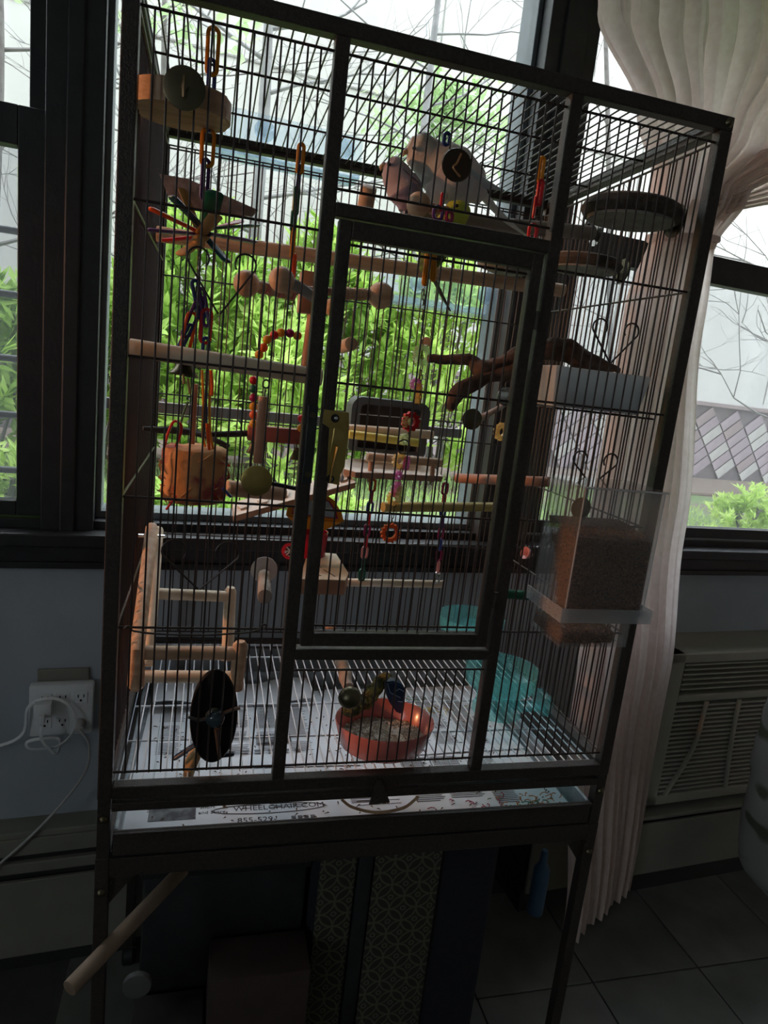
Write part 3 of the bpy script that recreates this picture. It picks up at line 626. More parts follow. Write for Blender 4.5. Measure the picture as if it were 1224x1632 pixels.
# pull-out tray with handle
bm = B(); cb(bm, .022, .500, -.089, .768, .506, -.05, .002); cb(bm, .022, .006, -.089, .028, .5, -.05, .002); cb(bm, .762, .006, -.089, .768, .5, -.05, .002); cb(bm, .028, .006, -.089, .762, .5, -.086, 0)
tray = cpart('tray', bm, TRAYM)
bm = B(); cb(bm, .022, .0, -.089, .768, .0058, -.050, .002); cb(bm, .022, -.005, -.055, .768, .0, -.050, .001); link('tray_front', bm, METAL, tray, False)
bm = B(); a0 = P(587, 1279, 0); a1 = P(620, 1275, 0); a2 = P(603, 1241, 0)
prism(bm, [a0+Vector((0, -.006, 0)), a1+Vector((0, -.006, 0)), a2+Vector((.004, -.006, 0)), a2+Vector((-.003, -.006, 0))], (0, .0035, 0)); cpart('tray_catch', bm, METAL)
bm = B(); tube(bm, [p+Vector((0, -.010, 0)) for p in bez([P(543, 1268, 0), P(560, 1280, 0), P(598, 1288, 0), P(640, 1281, 0), P(664, 1263, 0)], 5)], .0022, 8); cpart('tray_handle', bm, mat('tan_cord', (.42, .26, .15), .7, 0, (.3, .18, .1), 80, .5), cage, True)
# newspapers in the tray
NEWS = mat('newsprint', (.80, .84, .88), .9, 0, (.72, .76, .80), 12)
INK = mat('ink', (.06, .06, .07), .9); GREY = mat('grey_halftone', (.22, .23, .24), .9, 0, (.09, .09, .10), 45, ramp=(.4, .6))
def sheet(label, x0, y0, x1, y1, z, rot, seed, warp=.004):
    t = B(); nx, ny = 24, 16; r = random.Random(seed)
    g = [[t.verts.new((x0+(x1-x0)*i/nx, y0+(y1-y0)*j/ny, 0)) for i in range(nx+1)] for j in range(ny+1)]
    for j in range(ny):
        for i in range(nx): t.faces.new((g[j][i], g[j][i+1], g[j+1][i+1], g[j+1][i]))
    c = Vector(((x0+x1)/2, (y0+y1)/2, 0)); M = Matrix.Rotation(rot, 3, 'Z')
    for v in t.verts: v.co = M @ (v.co-c)+c; v.co.z = ZC+z+warp*max(0, noise.noise(Vector((v.co.x*7, v.co.y*7, seed))))
    return tag(link('newspaper', t, NEWS, None, True), label, 'newspaper', None)
n1 = sheet('white newspaper sheet with an advert, lying along the front of the tray', .03, .008, .47, .21, -.0835, 0, 1, .0)
n2 = sheet('newspaper sheet under the grate at the front right of the tray', .46, .012, .755, .24, -.0828, .02, 2, .0)
n3 = sheet('newspaper sheet under the grate at the back left of the tray', .035, .19, .42, .475, -.0815, -.03, 3, .003)
n4 = sheet('newspaper sheet under the grate at the back right of the tray', .40, .21, .75, .48, -.0810, .03, 4, .003)
n5 = sheet('crumpled newspaper edge curling up at the back left of the tray', .04, .40, .36, .49, -.074, .05, 5, .022)
def ink(parent, x0, y0, x1, y1, z, m=INK): return link('print', box(B(), (x0, y0, ZC+z), (x1, y1, ZC+z+.0003)), m, parent, False)
def textmesh(s, x, y, z, size, rot, parent, m=INK, name='lettering', ext=.0001):
    cu = bpy.data.curves.new(name, 'FONT'); cu.body = s; cu.size = size; cu.extrude = ext; cu.resolution_u = 2
    o = bpy.data.objects.new(name, cu); C.objects.link(o); bpy.context.view_layer.update()
    me = bpy.data.meshes.new_from_object(o.evaluated_get(bpy.context.evaluated_depsgraph_get())); bpy.data.objects.remove(o); bpy.data.curves.remove(cu)
    me.materials.append(m); o = bpy.data.objects.new(name, me); C.objects.link(o); o.parent = parent; o.location = c3(x, y, z)-wloc(parent); o.rotation_euler = rot; return o
TZ = -.0832
def onsheet(x, y, z=TZ):       # point where the ray through a picture point meets the paper
    d = _ray(x, y); return CAM+d*((ZC+z-CAM.z)/d.z)
q = onsheet(372, 1293); textmesh('WHEELCHAIR.COM', q.x, q.y, TZ, .0165, (0, 0, 0), n1)
q = onsheet(378, 1309); textmesh('855-529-', q.x, q.y-.004, TZ, .0165, (0, 0, 0), n1)
for k_ in range(4): ink(n1, q.x+.083+k_*.010, q.y-.002, q.x+.090+k_*.010, q.y+.005, TZ, GREY)
q = onsheet(318, 1297); textmesh('Short', q.x, q.y+.012, TZ, .0105, (0, 0, 0), n1); textmesh('and Store', q.x-.002, q.y-.001, TZ, .0105, (0, 0, 0), n1)
q = onsheet(430, 1288); bm = B(); tube(bm, [q+Vector((.088*math.cos(a), .012*math.sin(a), .0004)) for a in [2*PI*k/40 for k in range(40)]], .0006, 4, closed=True); link('print', bm, INK, n1)
q = onsheet(235, 1310); q2 = onsheet(312, 1296); ink(n1, q.x, q.y, q2.x, q2.y+.03, TZ, GREY)
q = onsheet(590, 1286); ink(n1, q.x-.02, q.y+.005, q.x+.055, q.y+.006, TZ); ink(n1, q.x-.02, q.y+.015, q.x+.055, q.y+.016, TZ)
r = random.Random(21)
for nsh, x0, x1, y0, y1 in ((n3, .06, .39, .215, .42), (n4, .44, .72, .23, .43), (n2, .49, .73, .05, .2), (n1, .06, .43, .075, .17)):
    bm = B(); zz = {n1: -.0832, n2: -.0822}.get(nsh, -.0782)
    c = x0
    while c < x1-.05:
        cw = r.uniform(.045, .07); y = y0+r.uniform(0, .03)
        while y < y1:
            box(bm, (c, y, ZC+zz), (c+cw*r.uniform(.7, .95), y+.0014, ZC+zz+.0002)); y += .0048
            if r.random() < .05: y += .012
        c += cw+.008
    link('print', bm, INK, nsh, False)
for k_ in range(9): ink(n3, .11+k_*.024, .232, .124+k_*.024, .239, -.0778, GREY)
ink(n3, .235, .262, .30, .288, -.0778, GREY)
# seed husks and scraps on the papers
bm = B(); r = random.Random(8)
for k in range(300):
    x, y = (r.uniform(.05, .74), r.uniform(.015, .46)) if k > 60 else (r.gauss(.30, .08), r.gauss(.09, .05))
    if not (.035 < x < .75 and .012 < y < .48): continue
    a = r.random()*PI; l = r.uniform(.0015, .005); d = Vector((math.cos(a), math.sin(a), 0))*l; c = c3(x, y, -.0772 if y > .19 else -.0818); tube(bm, [c-d, c+d*.2+Vector((0, 0, .0012)), c+d], [.0005, .0012, .0004], 4)
tag(link('seed_husks', bm, mat('husk', (.05, .035, .03), .9, 0, (.2, .12, .05), 300), None), 'dark seed husks scattered over the newspapers in the tray', 'husks', kind='stuff')
for nm, m_, pts in (('red', pl('scrap_crimson', (.30, .02, .08)), (.60, .03)), ('green', pl('scrap_green', (.05, .25, .08)), (.67, .02)), ('yellow', pl('scrap_yellow', (.7, .5, .08)), (.60, .36)), ('orange', pl('scrap_orange', (.6, .2, .06)), (.69, .045)), ('leaf green', pl('scrap_leaf', (.12, .3, .10)), (.57, .40))):
    bm = B()
    for k in range(26):
        x, y = pts[0]+r.gauss(0, .035), pts[1]+abs(r.gauss(0, .016)); x = min(max(x, .05), .745); y = min(max(y, .015), .45); z = -.0805 if y < .2 else -.0765
        a = r.random()*6.3; l = r.uniform(.006, .014); c = c3(x, y, z)
        tube(bm, [c+Vector((math.cos(a+t_*.6)*l*t_, math.sin(a+t_*.6)*l*t_, .002*math.sin(t_*3))) for t_ in (0, .4, .8, 1.2)], .0009, 4)
    tag(link('shredded_scraps', bm, m_, None), nm+' paper shreds lying on the newspaper in the tray', 'scraps', kind='stuff')
# ================================================================== THINGS IN THE CAGE
def washer(parent, c, r, m=DULL, dome=False, ax=(0, -1, 0), nut=True):
    bm = B(); c = Vector(c)
    if dome: lathe(bm, [(r, 0), (r*.98, r*.25), (r*.86, r*.55), (r*.6, r*.82), (r*.3, r*.96), (0, r)], c, 28, ax)
    else: lathe(bm, [(0, .0), (r, 0), (r, .0016), (r*.93, .0022), (r*.3, .003), (0, .003)], c, 28, ax)
    o = link('washer', bm, m, parent)
    if nut and not dome:
        a = Vector(ax).normalized(); b2 = B(); cyl(b2, c+a*.002, c+a*.009, .0045, 6); tube(b2, [c+a*.006+Vector((.0, 0, -.011)), c+a*.008+Vector((0, 0, 0)), c+a*.006+Vector((.0, 0, .011))], [.0022, .003, .0022], 6)
        link('wing_nut', b2, DULL, o)
    return o
def one(name, bm, m, label, cat, group=None, smooth=True): return tag(link(name, bm, m, None, smooth), label, cat, group)
def dowel(name, a, b, r, m, label, ends=True, cat='perch'):
    t = thing(name, Vector(a)*.5+Vector(b)*.5-Vector((0, 0, r)), label, cat); link('rod', cyl(B(), a, b, r, 18, bev=r*.12), m, t); return t

# --- round platforms
def platform(label, c, R_, th, m, wash_c, wr, wax=(0, -1, 0), cut=None, rimm=None):
    t = thing('round_platform', Vector(c)-Vector((0, 0, th/2)), label, 'platform')
    bm = B(); ol = []
    for k in range(40):
        a = 2*PI*k/40; x = R_*math.cos(a); y = R_*.82*math.sin(a)
        if cut: x = max(x, -R_*cut)
        ol.append(Vector(c)+Vector((x, y, -th/2)))
    prism(bm, ol, (0, 0, th)); bmesh.ops.bevel(bm, geom=[e for e in bm.edges if abs(e.verts[0].co.z-e.verts[1].co.z) < 1e-4], offset=.002, segments=2, affect='EDGES')
    link('board', bm, m, t)
    if rimm:
        bm = B(); tube(bm, [p+Vector((0, 0, th/2)) for p in ol], th*.42, 6, closed=True); link('rim', bm, rimm, t)
    washer(t, wash_c, wr, DULL, ax=wax); return t
q = P(289, 168, .06); platform('half-round wooden platform bolted high in the upper left corner', q, S(69, .06), .026, WOOD, P(294, 141, -.003), S(29, 0), cut=.93)
q = P(1034, 344, .075); q.x = min(q.x, .770-S(64, .075)*1.0); platform('upper right grey stone round platform with pale underside', (.703, .075, q.z), .066, .028, CONCR, (.777, .075, q.z), .024, (1, 0, 0), rimm=mat('bark_rim', (.10, .075, .055), .9, 0, (.05, .04, .03), 60, .8))
q = P(960, 428, .20); platform('smaller grey stone round platform below the upper right one', (.703, .195, q.z), .058, .022, CONCR, (.777, .195, q.z), .02, (1, 0, 0), rimm=mat('bark_rim', (.10, .075, .055), .9, 0, (.05, .04, .03), 60, .8))
# stone hammock-like platform behind the door top
q = P(810, 425, .40); t = thing('stone_ledge', q-Vector((0, 0, .015)), 'rough grey mineral ledge behind the top right corner of the door', 'platform')
bm = B(); ball(bm, q, .062, 3, (1.0, .8, .22))
for v in bm.verts: v.co += Vector((0, 0, 1))*.006*noise.noise(v.co*60)
link('stone', bm, CONCR, t); link('bracket', tube(B(), bez([q+Vector((.05, .0, .0)), q+Vector((.06, .0, -.03)), q+Vector((.058, 0, -.07))], 4), .0016, 6), GRN, t)

# --- long perches
zl = .803+ZC
t = dowel('long_perch', (.0145, .385, .795+ZC), (.775, .385, .808+ZC), .0125, WOOD, 'long pinkish dowel perch running the whole width behind the door top')
t = dowel('long_perch', (.0145, .055, .603+ZC), (.262, .055, .592+ZC), .0115, WOODW, 'pale dowel perch crossing the left front panel above the lock')
t = thing('grey_perch', (.7, .3, .84+ZC), 'grey dowel perch the budgies sit on, bolted to the right side', 'perch')
a = P(640, 338, .30); b = Vector((.772, .30, P(945, 372, .3).z)); a.z = P(640, 344, .3).z
link('rod', cyl(B(), a, b, .0125, 16, bev=.002), mat('worn_grey_wood', (.28, .23, .19), .8, 0, (.18, .14, .11), 20, .4), t); washer(t, (.776, .30, b.z), .021, CHROME, ax=(1, 0, 0))
t = dowel('stub_perch', P(545, 553, .26), P(560, 548, .20), S(11, .2), WOOD, 'short stub perch end beside the door post above the lock')
t = dowel('stub_perch', P(675, 545, .45), P(680, 545, .36), S(8, .4), WOOD, 'small round perch end behind the bead string')
t = dowel('yellow_perch', P(610, 808, .22), P(800, 808, .30), S(8.5, .25), mat('mustard_perch', (.50, .38, .12), .6, 0, (.40, .30, .09), 20, .3), 'mustard yellow dowel perch in the lower door opening')
t = dowel('brown_perch', P(727, 762, .22), P(875, 768, .10), S(9, .15), WOODR, 'brown dowel perch bolted above the clear feeder')
t = dowel('swing_bar', P(545, 928, .34), P(706, 931, .34), S(7, .34), WOODW, 'pale swing bar hanging low in the door opening', cat='swing')
for (x, y0, y1), cols, zz in (((583, 765, 925), [ORG, MAG, BLU, RED, MAG, RED, PINK, GRN, GRN], .30), ((704, 770, 930), [MAG, RED, BLU, PUR, MAG, BLU, MAG, PINK, CHROME], .30)):
    n = len(cols)
    for k, c_ in enumerate(cols):
        y = y0+(y1-y0)*(k+.5)/n; xx = (x+12-(y-y0)*.12) if x < 600 else (x+6-(y-y0)*.09)
        link('link', ringlink(B(), P(xx, y, .335), S(25, .33), S(14, .33), S(2.3, .33), (k % 2)*1.4+.2), c_, t)
# branches
def branch(label, segs, m, name='branch_perch'):
    t = None
    for i, (pts, rr) in enumerate(segs):
        pts = bez(pts, 7); rr = lerp(rr, 7); bm = tube(B(), pts, rr, 12)
        for v in bm.verts: v.co += Vector((noise.noise(v.co*45), noise.noise(v.co*45+Vector((9, 0, 0))), noise.noise(v.co*45+Vector((0, 9, 0)))))*rr[0]*.55
        if t is None: t = thing(name, pts[0], label, 'branch')
        link('limb', bm, m, t)
    return t
branch('knotty brown forked branch reaching from the right side into the door opening', [
    ([P(683, 572, .14), P(745, 574, .13), P(765, 588, .12), P(800, 578, .12), P(845, 560, .11), P(900, 558, .10), P(930, 575, .10), P(990, 592, .09)], [S(8, .1), S(9, .1), S(15, .1), S(12, .1), S(17, .1), S(20, .1), S(19, .1), S(5, .1)]),
    ([P(713, 652, .10), P(735, 620, .10), P(775, 603, .11), P(820, 592, .11), P(860, 566, .11)], [S(10, .1), S(14, .1), S(11, .1), S(14, .1), S(17, .1)])], BARK)
branch('thin dark twig perch in the left panel behind the hanging toys', [
    ([P(228, 683, .2), P(280, 686, .22), P(330, 692, .24), P(410, 690, .28), P(440, 688, .30)], [S(4, .2), S(6, .2), S(5, .2), S(5, .2), S(4, .2)]),
    ([P(300, 688, .23), P(340, 700, .21), P(365, 712, .2)], [S(5, .2), S(4, .2), S(4, .2)])], BARKG)
branch('short grey twisted rope twig between two chrome discs right of the platform', [
    ([P(745, 662, .30), P(770, 665, .30), P(790, 652, .30), P(812, 640, .30)], [S(6, .3), S(6, .3), S(5, .3), S(6, .3)])], mat('grey_rope', (.38, .34, .31), .9, 0, (.25, .22, .2), 60, .6))
tb = bpy.data.objects['branch_perch.002']; washer(tb, P(752, 668, .29), S(18, .3), DULL, nut=False); washer(tb, P(806, 632, .29), S(16, .3), CHROME, nut=False)
branch('pale natural stub of branch with knots, fixed to the front wires behind the pink bowl', [
    ([P(557, 1096, .02), P(550, 1075, .10), P(545, 1055, .17)], [S(9, .05), S(13, .05), S(13, .1)])], mat('natural_branch', (.42, .33, .27), .8, 0, (.25, .18, .14), 40, .6))
washer(bpy.data.objects['branch_perch.003'], P(557, 1111, -.001), S(21, 0), DULL, dome=True)
t = dowel('wood_peg', P(588, 297, .18), P(573, 382, .22), S(13, .18), WOOD, 'thick rounded wooden peg standing left of the budgies')
t = dowel('vertical_dowel', P(420, 632, .12), P(411, 738, .12), S(8, .12), WOODR, 'vertical wooden dowel hanging by an eye screw in the left panel', cat='toy')
link('eye_screw', ringlink(B(), P(424, 612, .12), S(16, .12), S(13, .12), S(1.6, .12), .1), DULL, t)
link('eye_screw', cyl(B(), P(423, 620, .12), P(421, 632, .12), S(1.5, .12), 8), DULL, t)
# post perch pointing to the front with pale washer
t = thing('stub_perch', P(422, 960, .04), 'grey stub perch with pale washer pointing forward in the lower left panel', 'perch')
link('rod', cyl(B(), P(422, 951, .05), P(421, 915, .30), .0105, 16, bev=.0015), mat('grey_perch_wood', (.34, .28, .24), .8, 0, (.24, .2, .17), 20, .3), t)
washer(t, P(421, 908, .30), .024, mat('pale_washer', (.55, .5, .45), .6), nut=False)
# bolted cylinder perch with disc
t = thing('bolted_perch', P(410, 786, .03), 'wooden perch with brass disc and black arm bolted beside the shredded cylinder', 'perch')
link('rod', cyl(B(), P(362, 778, .16), P(452, 786, .20), .0125, 16, bev=.002), WOOD, t)
washer(t, P(409, 766, -.002), S(25, 0), GOLD, nut=False); link('arm', cyl(B(), P(430, 770, .004), P(474, 779, .02), .003, 8), BLACK, t)
link('arm', cyl(B(), P(409, 768, .002), P(409, 779, .17), .0035, 8), BLACK, t)
# budgie washer disc
t = thing('round_mirror', P(727, 290, 0), 'dark round disc with bent foil mark on the front wires before the white budgie', 'disc')
bm = B(); lathe(bm, [(0, 0), (S(24, 0), 0), (S(25, 0), .002), (S(24, 0), .004), (0, .004)], P(727, 264, -.001), 32, (0, -1, 0)); link('disc', bm, mat('dark_bronze', (.06, .04, .025), .35, .6), t)
link('foil_mark', tube(B(), bez([P(735, 245, -.007), P(728, 260, -.007), P(722, 267, -.007), P(733, 282, -.007)], 3), [.0015]*9+[.002], 6), mat('copper_foil', (.5, .25, .12), .35, .9), t)

# --- big knobbly toy
t = thing('knob_toy', P(500, 490, .2), 'big wooden toy of balls and ribbed rods hanging in the middle of the cage', 'toy')
for x, y, r_, Y, mm_ in ((393, 452, 20, .16, WOOD), (449, 446, 20, .12, WOOD), (607, 471, 21, .22, WOOD), (530, 490, 14, .30, WOOD)): link('ball', ball(B(), P(x, y, Y), S(r_, Y), 3), mm_, t)
for a, b, n, m1 in ((P(408, 456, .165), P(470, 470, .19), 9, PINK), (P(535, 467, .20), P(592, 470, .22), 10, WOOD)):
    for k in range(n):
        p = a.lerp(b, k/n); q = a.lerp(b, (k+.8)/n); link('ring', cyl(B(), p, q, S(10 if k % 2 else 9, .2), 14, bev=.0006), m1 if k % 3 == 2 else WOOD, t)
link('rod', cyl(B(), P(408, 456, .165), P(605, 471, .22), S(6, .2), 12), WOODR, t)
link('rod', tube(B(), bez([P(462, 450, .125), P(480, 460, .13), P(502, 475, .15)], 4), S(9, .13), 12), mat('grey_knob_rod', (.30, .28, .27), .7), t)
link('block', box(B(), P(476, 497, .24), P(508, 438, .27), .002), WOODR, t); link('post', cyl(B(), P(500, 492, .25), P(487, 592, .26), S(9, .25), 14), WOODR, t)
# --- plastic chains
def chain(label, items, grp=None, Y=.1, name='link_chain', cat='chain'):
    x0, y0 = items[0][0], items[0][1]; t = thing(name, P(x0, items[-1][1], Y), label, cat)
    for i, (x, y, h_, w_, m_, turn) in enumerate(items):
        o = link('link', ringlink(B(), P(x, y, Y), S(h_, Y), S(w_, Y), S(3.1 if w_ > 12 else 2.4, Y), turn), m_, t); o['label'] = m_.name.replace('_', ' ')+' link'
    return t
ch1 = chain('yellow blue chain holding the paddle toy in the upper left', [(339, 82, 66, 21, YEL, .1), (337, 126, 56, 17, BLU, .7), (335, 178, 56, 16, BLU, .2), (331, 236, 56, 23, YEL, .1), (327, 286, 60, 15, PUR, .3)], Y=.085, name='paddle_toy', cat='toy')
ch1['label'] = 'hanging toy of coloured wooden paddles under a yellow, blue and purple chain'
q0 = P(322, 372, .10)
for x0, y0, x1, y1, w_, m_, Y0, Y1 in ((322, 372, 237, 331, 8, ORG, .10, .07), (330, 370, 272, 312, 8, pl('teal_paint', (.01, .08, .12)), .09, .05), (330, 375, 234, 366, 8, PUR, .10, .08),
        (318, 378, 262, 384, 9, RED, .11, .15), (324, 380, 288, 406, 10, mat('natural_paddle', (.62, .36, .14), .6), .09, .05), (328, 378, 363, 418, 9, pl('teal_paint', (.01, .08, .12)), .10, .07),
        (330, 372, 408, 386, 9, PUR, .10, .13), (338, 364, 412, 359, 8, GRN, .11, .15), (335, 350, 342, 304, 12, GRN, .09, .06), (322, 370, 346, 342, 11, mat('natural_paddle', (.62, .36, .14), .6), .085, .06), (334, 366, 385, 352, 8, RED, .12, .17), (316, 366, 290, 300, 9, mat('ochre_paddle', (.40, .22, .05), .6), .12, .14)):
    a = P(x0, y0, Y0); b = P(x1, y1, Y1); d = (b-a).normalized(); a = a-d*.004
    bm = tube(B(), [a, a+d*.004, a.lerp(b, .5), b-d*.004, b-d*.001, b], [S(w_*.8, .1), S(w_*1.0, .1), S(w_*1.05, .1), S(w_*1.15, .1), S(w_*.85, .1), S(w_*.35, .1)], 10, flat=.3); link('paddle', bm, m_, ch1)
link('bead', ball(B(), P(316, 386, .08), S(11, .08), 2), mat('natural_paddle', (.62, .36, .14), .6), ch1)
# shiny paper/feather fan behind paddles
fan = [P(254, 277, .15), P(300, 285, .15), P(345, 305, .15), P(412, 335, .15), P(402, 345, .15), P(345, 338, .15), P(295, 328, .15), P(268, 312, .15)]
fanm = mat('crinkled_foil', (.52, .33, .27), .5, .2, (.30, .18, .14), 60, 1, 120); bm = B(); prism(bm, fan, (0, .004, 0)); bmesh.ops.subdivide_edges(bm, edges=bm.edges[:], cuts=1)
one('crinkle_fan', bm, fanm, 'crinkled pinkish palm leaf fan behind the coloured paddles', 'toy', smooth=False)
# small steel chain and plastic loops under paddles
t = thing('loop_toy', P(316, 560, .08), 'tangle of orange, red and blue plastic loops on a thin steel chain with bell', 'toy')
for k in range(14):
    y = 395+k*8; link('chain_ring', ringlink(B(), P(318-k*.3, y, .085), S(11, .08), S(6, .08), S(1, .08), (k % 2)*1.57, seg=5), DULL, t)
for x, y, h_, w_, m_, tl in ((316, 478, 62, 15, BLU, -.25), (308, 505, 70, 17, PUR, .35), (325, 490, 60, 14, PUR, -.2), (301, 528, 62, 20, ORG, .18), (328, 520, 56, 21, RED, .02), (327, 562, 50, 14, BLU, 0), (296, 536, 44, 12, BLU, .4)):
    link('loop', ringlink(B(), P(x, y, .085), S(h_, .08), S(w_, .08), S(2.9, .08), .2, tl), m_, t)
bm = B(); lathe(bm, [(.001, .026), (.006, .025), (.010, .018), (.013, .008), (.019, .001), (.0195, 0), (.017, .001), (.009, .016)], P(293, 598, .07), 24, (.1, .1, 1)); link('bell', bm, DULL, t)
link('clapper', cyl(B(), P(299, 603, .06), P(303, 628, .06), S(2, .06), 8), mat('copper_foil', (.5, .25, .12), .35, .9), t); link('clapper', cyl(B(), P(292, 592, .06), P(293, 612, .06), S(2, .06), 8), MC['copper_foil'], t)
# shredded cylinder toy
t = thing('shredder_cylinder', P(310, 800, .11), 'woven cylinder stuffed with red and tan shreds hanging by coloured strings in the left panel', 'toy')
ct = P(312, 712, .11); cbm = P(308, 797, .11); rr = S(50, .11)
SH = mat('shredded_paper', (.62, .30, .12), .8, 0, (.30, .05, .04), 22, 1.2, 60, ramp=(.5, .62)); bm = cyl(B(), cbm, ct, rr, 40, bev=.007)
bmesh.ops.subdivide_edges(bm, edges=[e for e in bm.edges if e.calc_length() > .03], cuts=6)
for v in bm.verts: v.co += (v.co-cbm).normalized()*.003*noise.noise(v.co*90)
link('body', bm, SH, t)
for k in range(60):
    a = rnd.random()*2*PI; z = rnd.uniform(.006, .07); c = cbm+Vector((math.cos(a), math.sin(a), 0))*rr*1.0+Vector((0, 0, z)); d = Vector((-math.sin(a), math.cos(a), rnd.uniform(-1.5, 1.5))).normalized()*rnd.uniform(.005, .012)
    o_ = Vector((math.cos(a), math.sin(a), 0))*.0035
    link('shred', tube(B(), [c-d, c+o_, c+d], [.0008, .0022, .0006], 5, flat=.4), (RED, WOOD, MC['natural_paddle'], SH, MAG)[k % 5], t)
for pts, r_, m_ in (([P(300, 640, .10), P(292, 660, .10), P(284, 690, .10)], 3.2, GRN), ([P(262, 712, .09), P(268, 690, .09), P(277, 672, .09), P(288, 676, .09), P(288, 690, .09), P(280, 712, .09)], 3.6, RED),
        ([P(322, 590, .10), P(324, 640, .10), P(323, 690, .10), P(327, 712, .10)], 3.4, YEL), ([P(336, 590, .10), P(334, 640, .10), P(335, 690, .10), P(340, 716, .10)], 3.6, YEL), ([P(329, 590, .10), P(329, 640, .10), P(330, 690, .10)], 2.2, BLU), ([P(330, 675, .09), P(332, 700, .09), P(334, 722, .09)], 4.5, ORG), ([P(336, 590, .09), P(338, 612, .09), P(337, 630, .09)], 4.4, ORG), ([P(281, 790, .05), P(265, 812, .05)], 3, RED), ([P(355, 778, .05), P(368, 792, .05)], 4, BLU)):
    link('string', tube(B(), bez(pts, 5), S(r_, .1), 8, flat=.6), m_, t)
link('wood_stem', box(B(), P(303, 708, .11), P(316, 612, .125), .001), WOODR, t)
# second chain: holds the knob toy
chain('slim chain of yellow, blue, green and orange links in the left panel top', [(479, 253, 46, 14, YEL, .2), (476, 285, 42, 9, BLU, .9), (472, 320, 44, 12, GRN, .4), (468, 352, 34, 11, GRN, .3), (467, 385, 52, 9, YEL, .6), (468, 425, 40, 9, ORG, .7)], Y=.20)
chain('yellow and red chain hanging right of the budgies', [(862, 270, 42, 15, YEL, .2), (860, 307, 44, 15, RED, .3), (852, 330, 36, 10, RED, .9), (849, 370, 30, 22, RED, .2)], Y=.10)
chain('small blue link on the top wires above the white budgie', [(712, 222, 24, 16, BLU, .2)], Y=.25)
t = chain('purple and red link cluster between the birds', [(698, 340, 26, 22, PUR, .2), (704, 322, 30, 7, RED, .2), (716, 345, 22, 20, MAG, .5)], Y=.13)
# long bead string with gears
t = thing('bead_string', P(640, 860, .17), 'long string of clear gear beads ending in an orange ring, hanging in the door opening', 'toy')
Yb = .17
link('clip', ringlink(B(), P(680, 427, .14), S(58, .14), S(12, .14), S(3.6, .14), .1), YEL, t); link('clip', ringlink(B(), P(691, 424, .14), S(50, .14), S(11, .14), S(3.4, .14), .3, -.1), YEL, t)
for k in range(24):
    y = 458+k*8; link('chain_ring', ringlink(B(), P(676-k*.28, y, Yb), S(11, Yb), S(6, Yb), S(1.1, Yb), (k % 2)*1.57, seg=5), CHROME if k % 4 == 0 else DULL, t)
def gear(x, y, r_, m_, n=11, tilt=0, inner=.45):
    c = P(x, y, Yb); bm = B(); R0 = S(r_, Yb); M = Matrix.Rotation(tilt, 3, 'Z')
    prof = []
    for k in range(n*4):
        a = 2*PI*k/(n*4); rr_ = R0*(1.0 if (k % 4) < 2 else .86); prof.append((a, rr_))
    th_ = S(4, Yb); v = []
    for s in (-1, 1):
        v.append([bm.verts.new(c+M @ Vector((math.cos(a)*q_, s*th_, math.sin(a)*q_))) for a, q_ in prof]); v.append([bm.verts.new(c+M @ Vector((math.cos(a)*R0*inner, s*th_, math.sin(a)*R0*inner))) for a, q_ in prof])
    N_ = len(prof)
    for i in range(N_):
        j = (i+1) % N_
        for A, Bq in ((0, 1), (1, 3), (3, 2), (2, 0)): bm.faces.new((v[A][i], v[A][j], v[Bq][j], v[Bq][i]))
    link('gear_bead', bm, m_, t, False)
for x, y, r_, m_, tl in ((673, 566, 18, BEADW, .3), (667, 627, 17, BEADC, 1.1), (662, 612, 10, BEADP, .2), (648, 672, 12, BEADW, .9), (654, 672, 17, RED, .2), (644, 700, 10, BEADW, .5), (637, 734, 14, BEADC, .2), (648, 738, 12, BEADP, 1.1), (634, 757, 8, BEADP, .4), (632, 780, 14, BEADP, .8), (628, 793, 14, BEADC, .4), (638, 787, 16, BEADW, .9)): gear(x, y, r_, m_, tilt=tl)
for k in range(22):
    y = 642+k*9; link('chain_ring', ringlink(B(), P(660-k*1.7, y, Yb+.005), S(11, Yb), S(6, Yb), S(1.1, Yb), (k % 2)*1.57, seg=5), DULL, t)
link('dark_hoop', ringlink(B(), P(643, 712, Yb-.01), S(26, Yb), S(25, Yb), S(1.3, Yb), .1), WIRE, t)
gear(622, 849, 17.5, mat('orange_ring', (.85, .20, .05), .3, trans=.4), 14, 0, .55)
c = P(796, 690, .28); t0 = t; t = thing('bead_pendant', c, 'pale yellow gear bead half hidden by the right door frame', 'bead'); Yb = .28; gear(799, 688, 16, BEADC, 11, .3)
c = P(848, 885, .2); one('flower_bead', lathe(B(), [(.001, 0), (.004, .002), (.010, .012), (.0115, .018), (.007, .016), (.001, .006)], c, 16, (-1, -.2, .3)), PINK, 'pink flower bell bead left of the seed feeder', 'bead')
# colourful bead arch and string
t = thing('bead_arch', P(450, 690, .24), 'arch and column of red, orange and green wooden beads on a wooden frame', 'toy'); Yb = .26
for i, (x, y) in enumerate(((413, 565), (420, 554), (426, 541), (437, 534), (448, 530), (462, 531), (474, 535))): link('bead', ball(B(), P(x, y, Yb), S(7.2, Yb), 2), (YEL, ORG, YEL, RED, YEL, MAG, YEL)[i], t)
for i, y in enumerate((606, 620, 634, 648, 661, 675)): link('bead', ball(B(), P(404, y, Yb), S(7, Yb), 2), (RED, GRN, MAG, YEL, ORG, YEL)[i], t)
for x, y, m_ in ((481, 667, RED), (480, 682, YEL)): link('bead', ball(B(), P(x, y, Yb), S(7, Yb), 2), m_, t)
link('string', tube(B(), bez([P(404, 680, Yb), P(404, 600, Yb), P(413, 565, Yb), P(437, 534, Yb), P(474, 535, Yb)], 6), S(1.2, Yb), 6), WIRE, t)
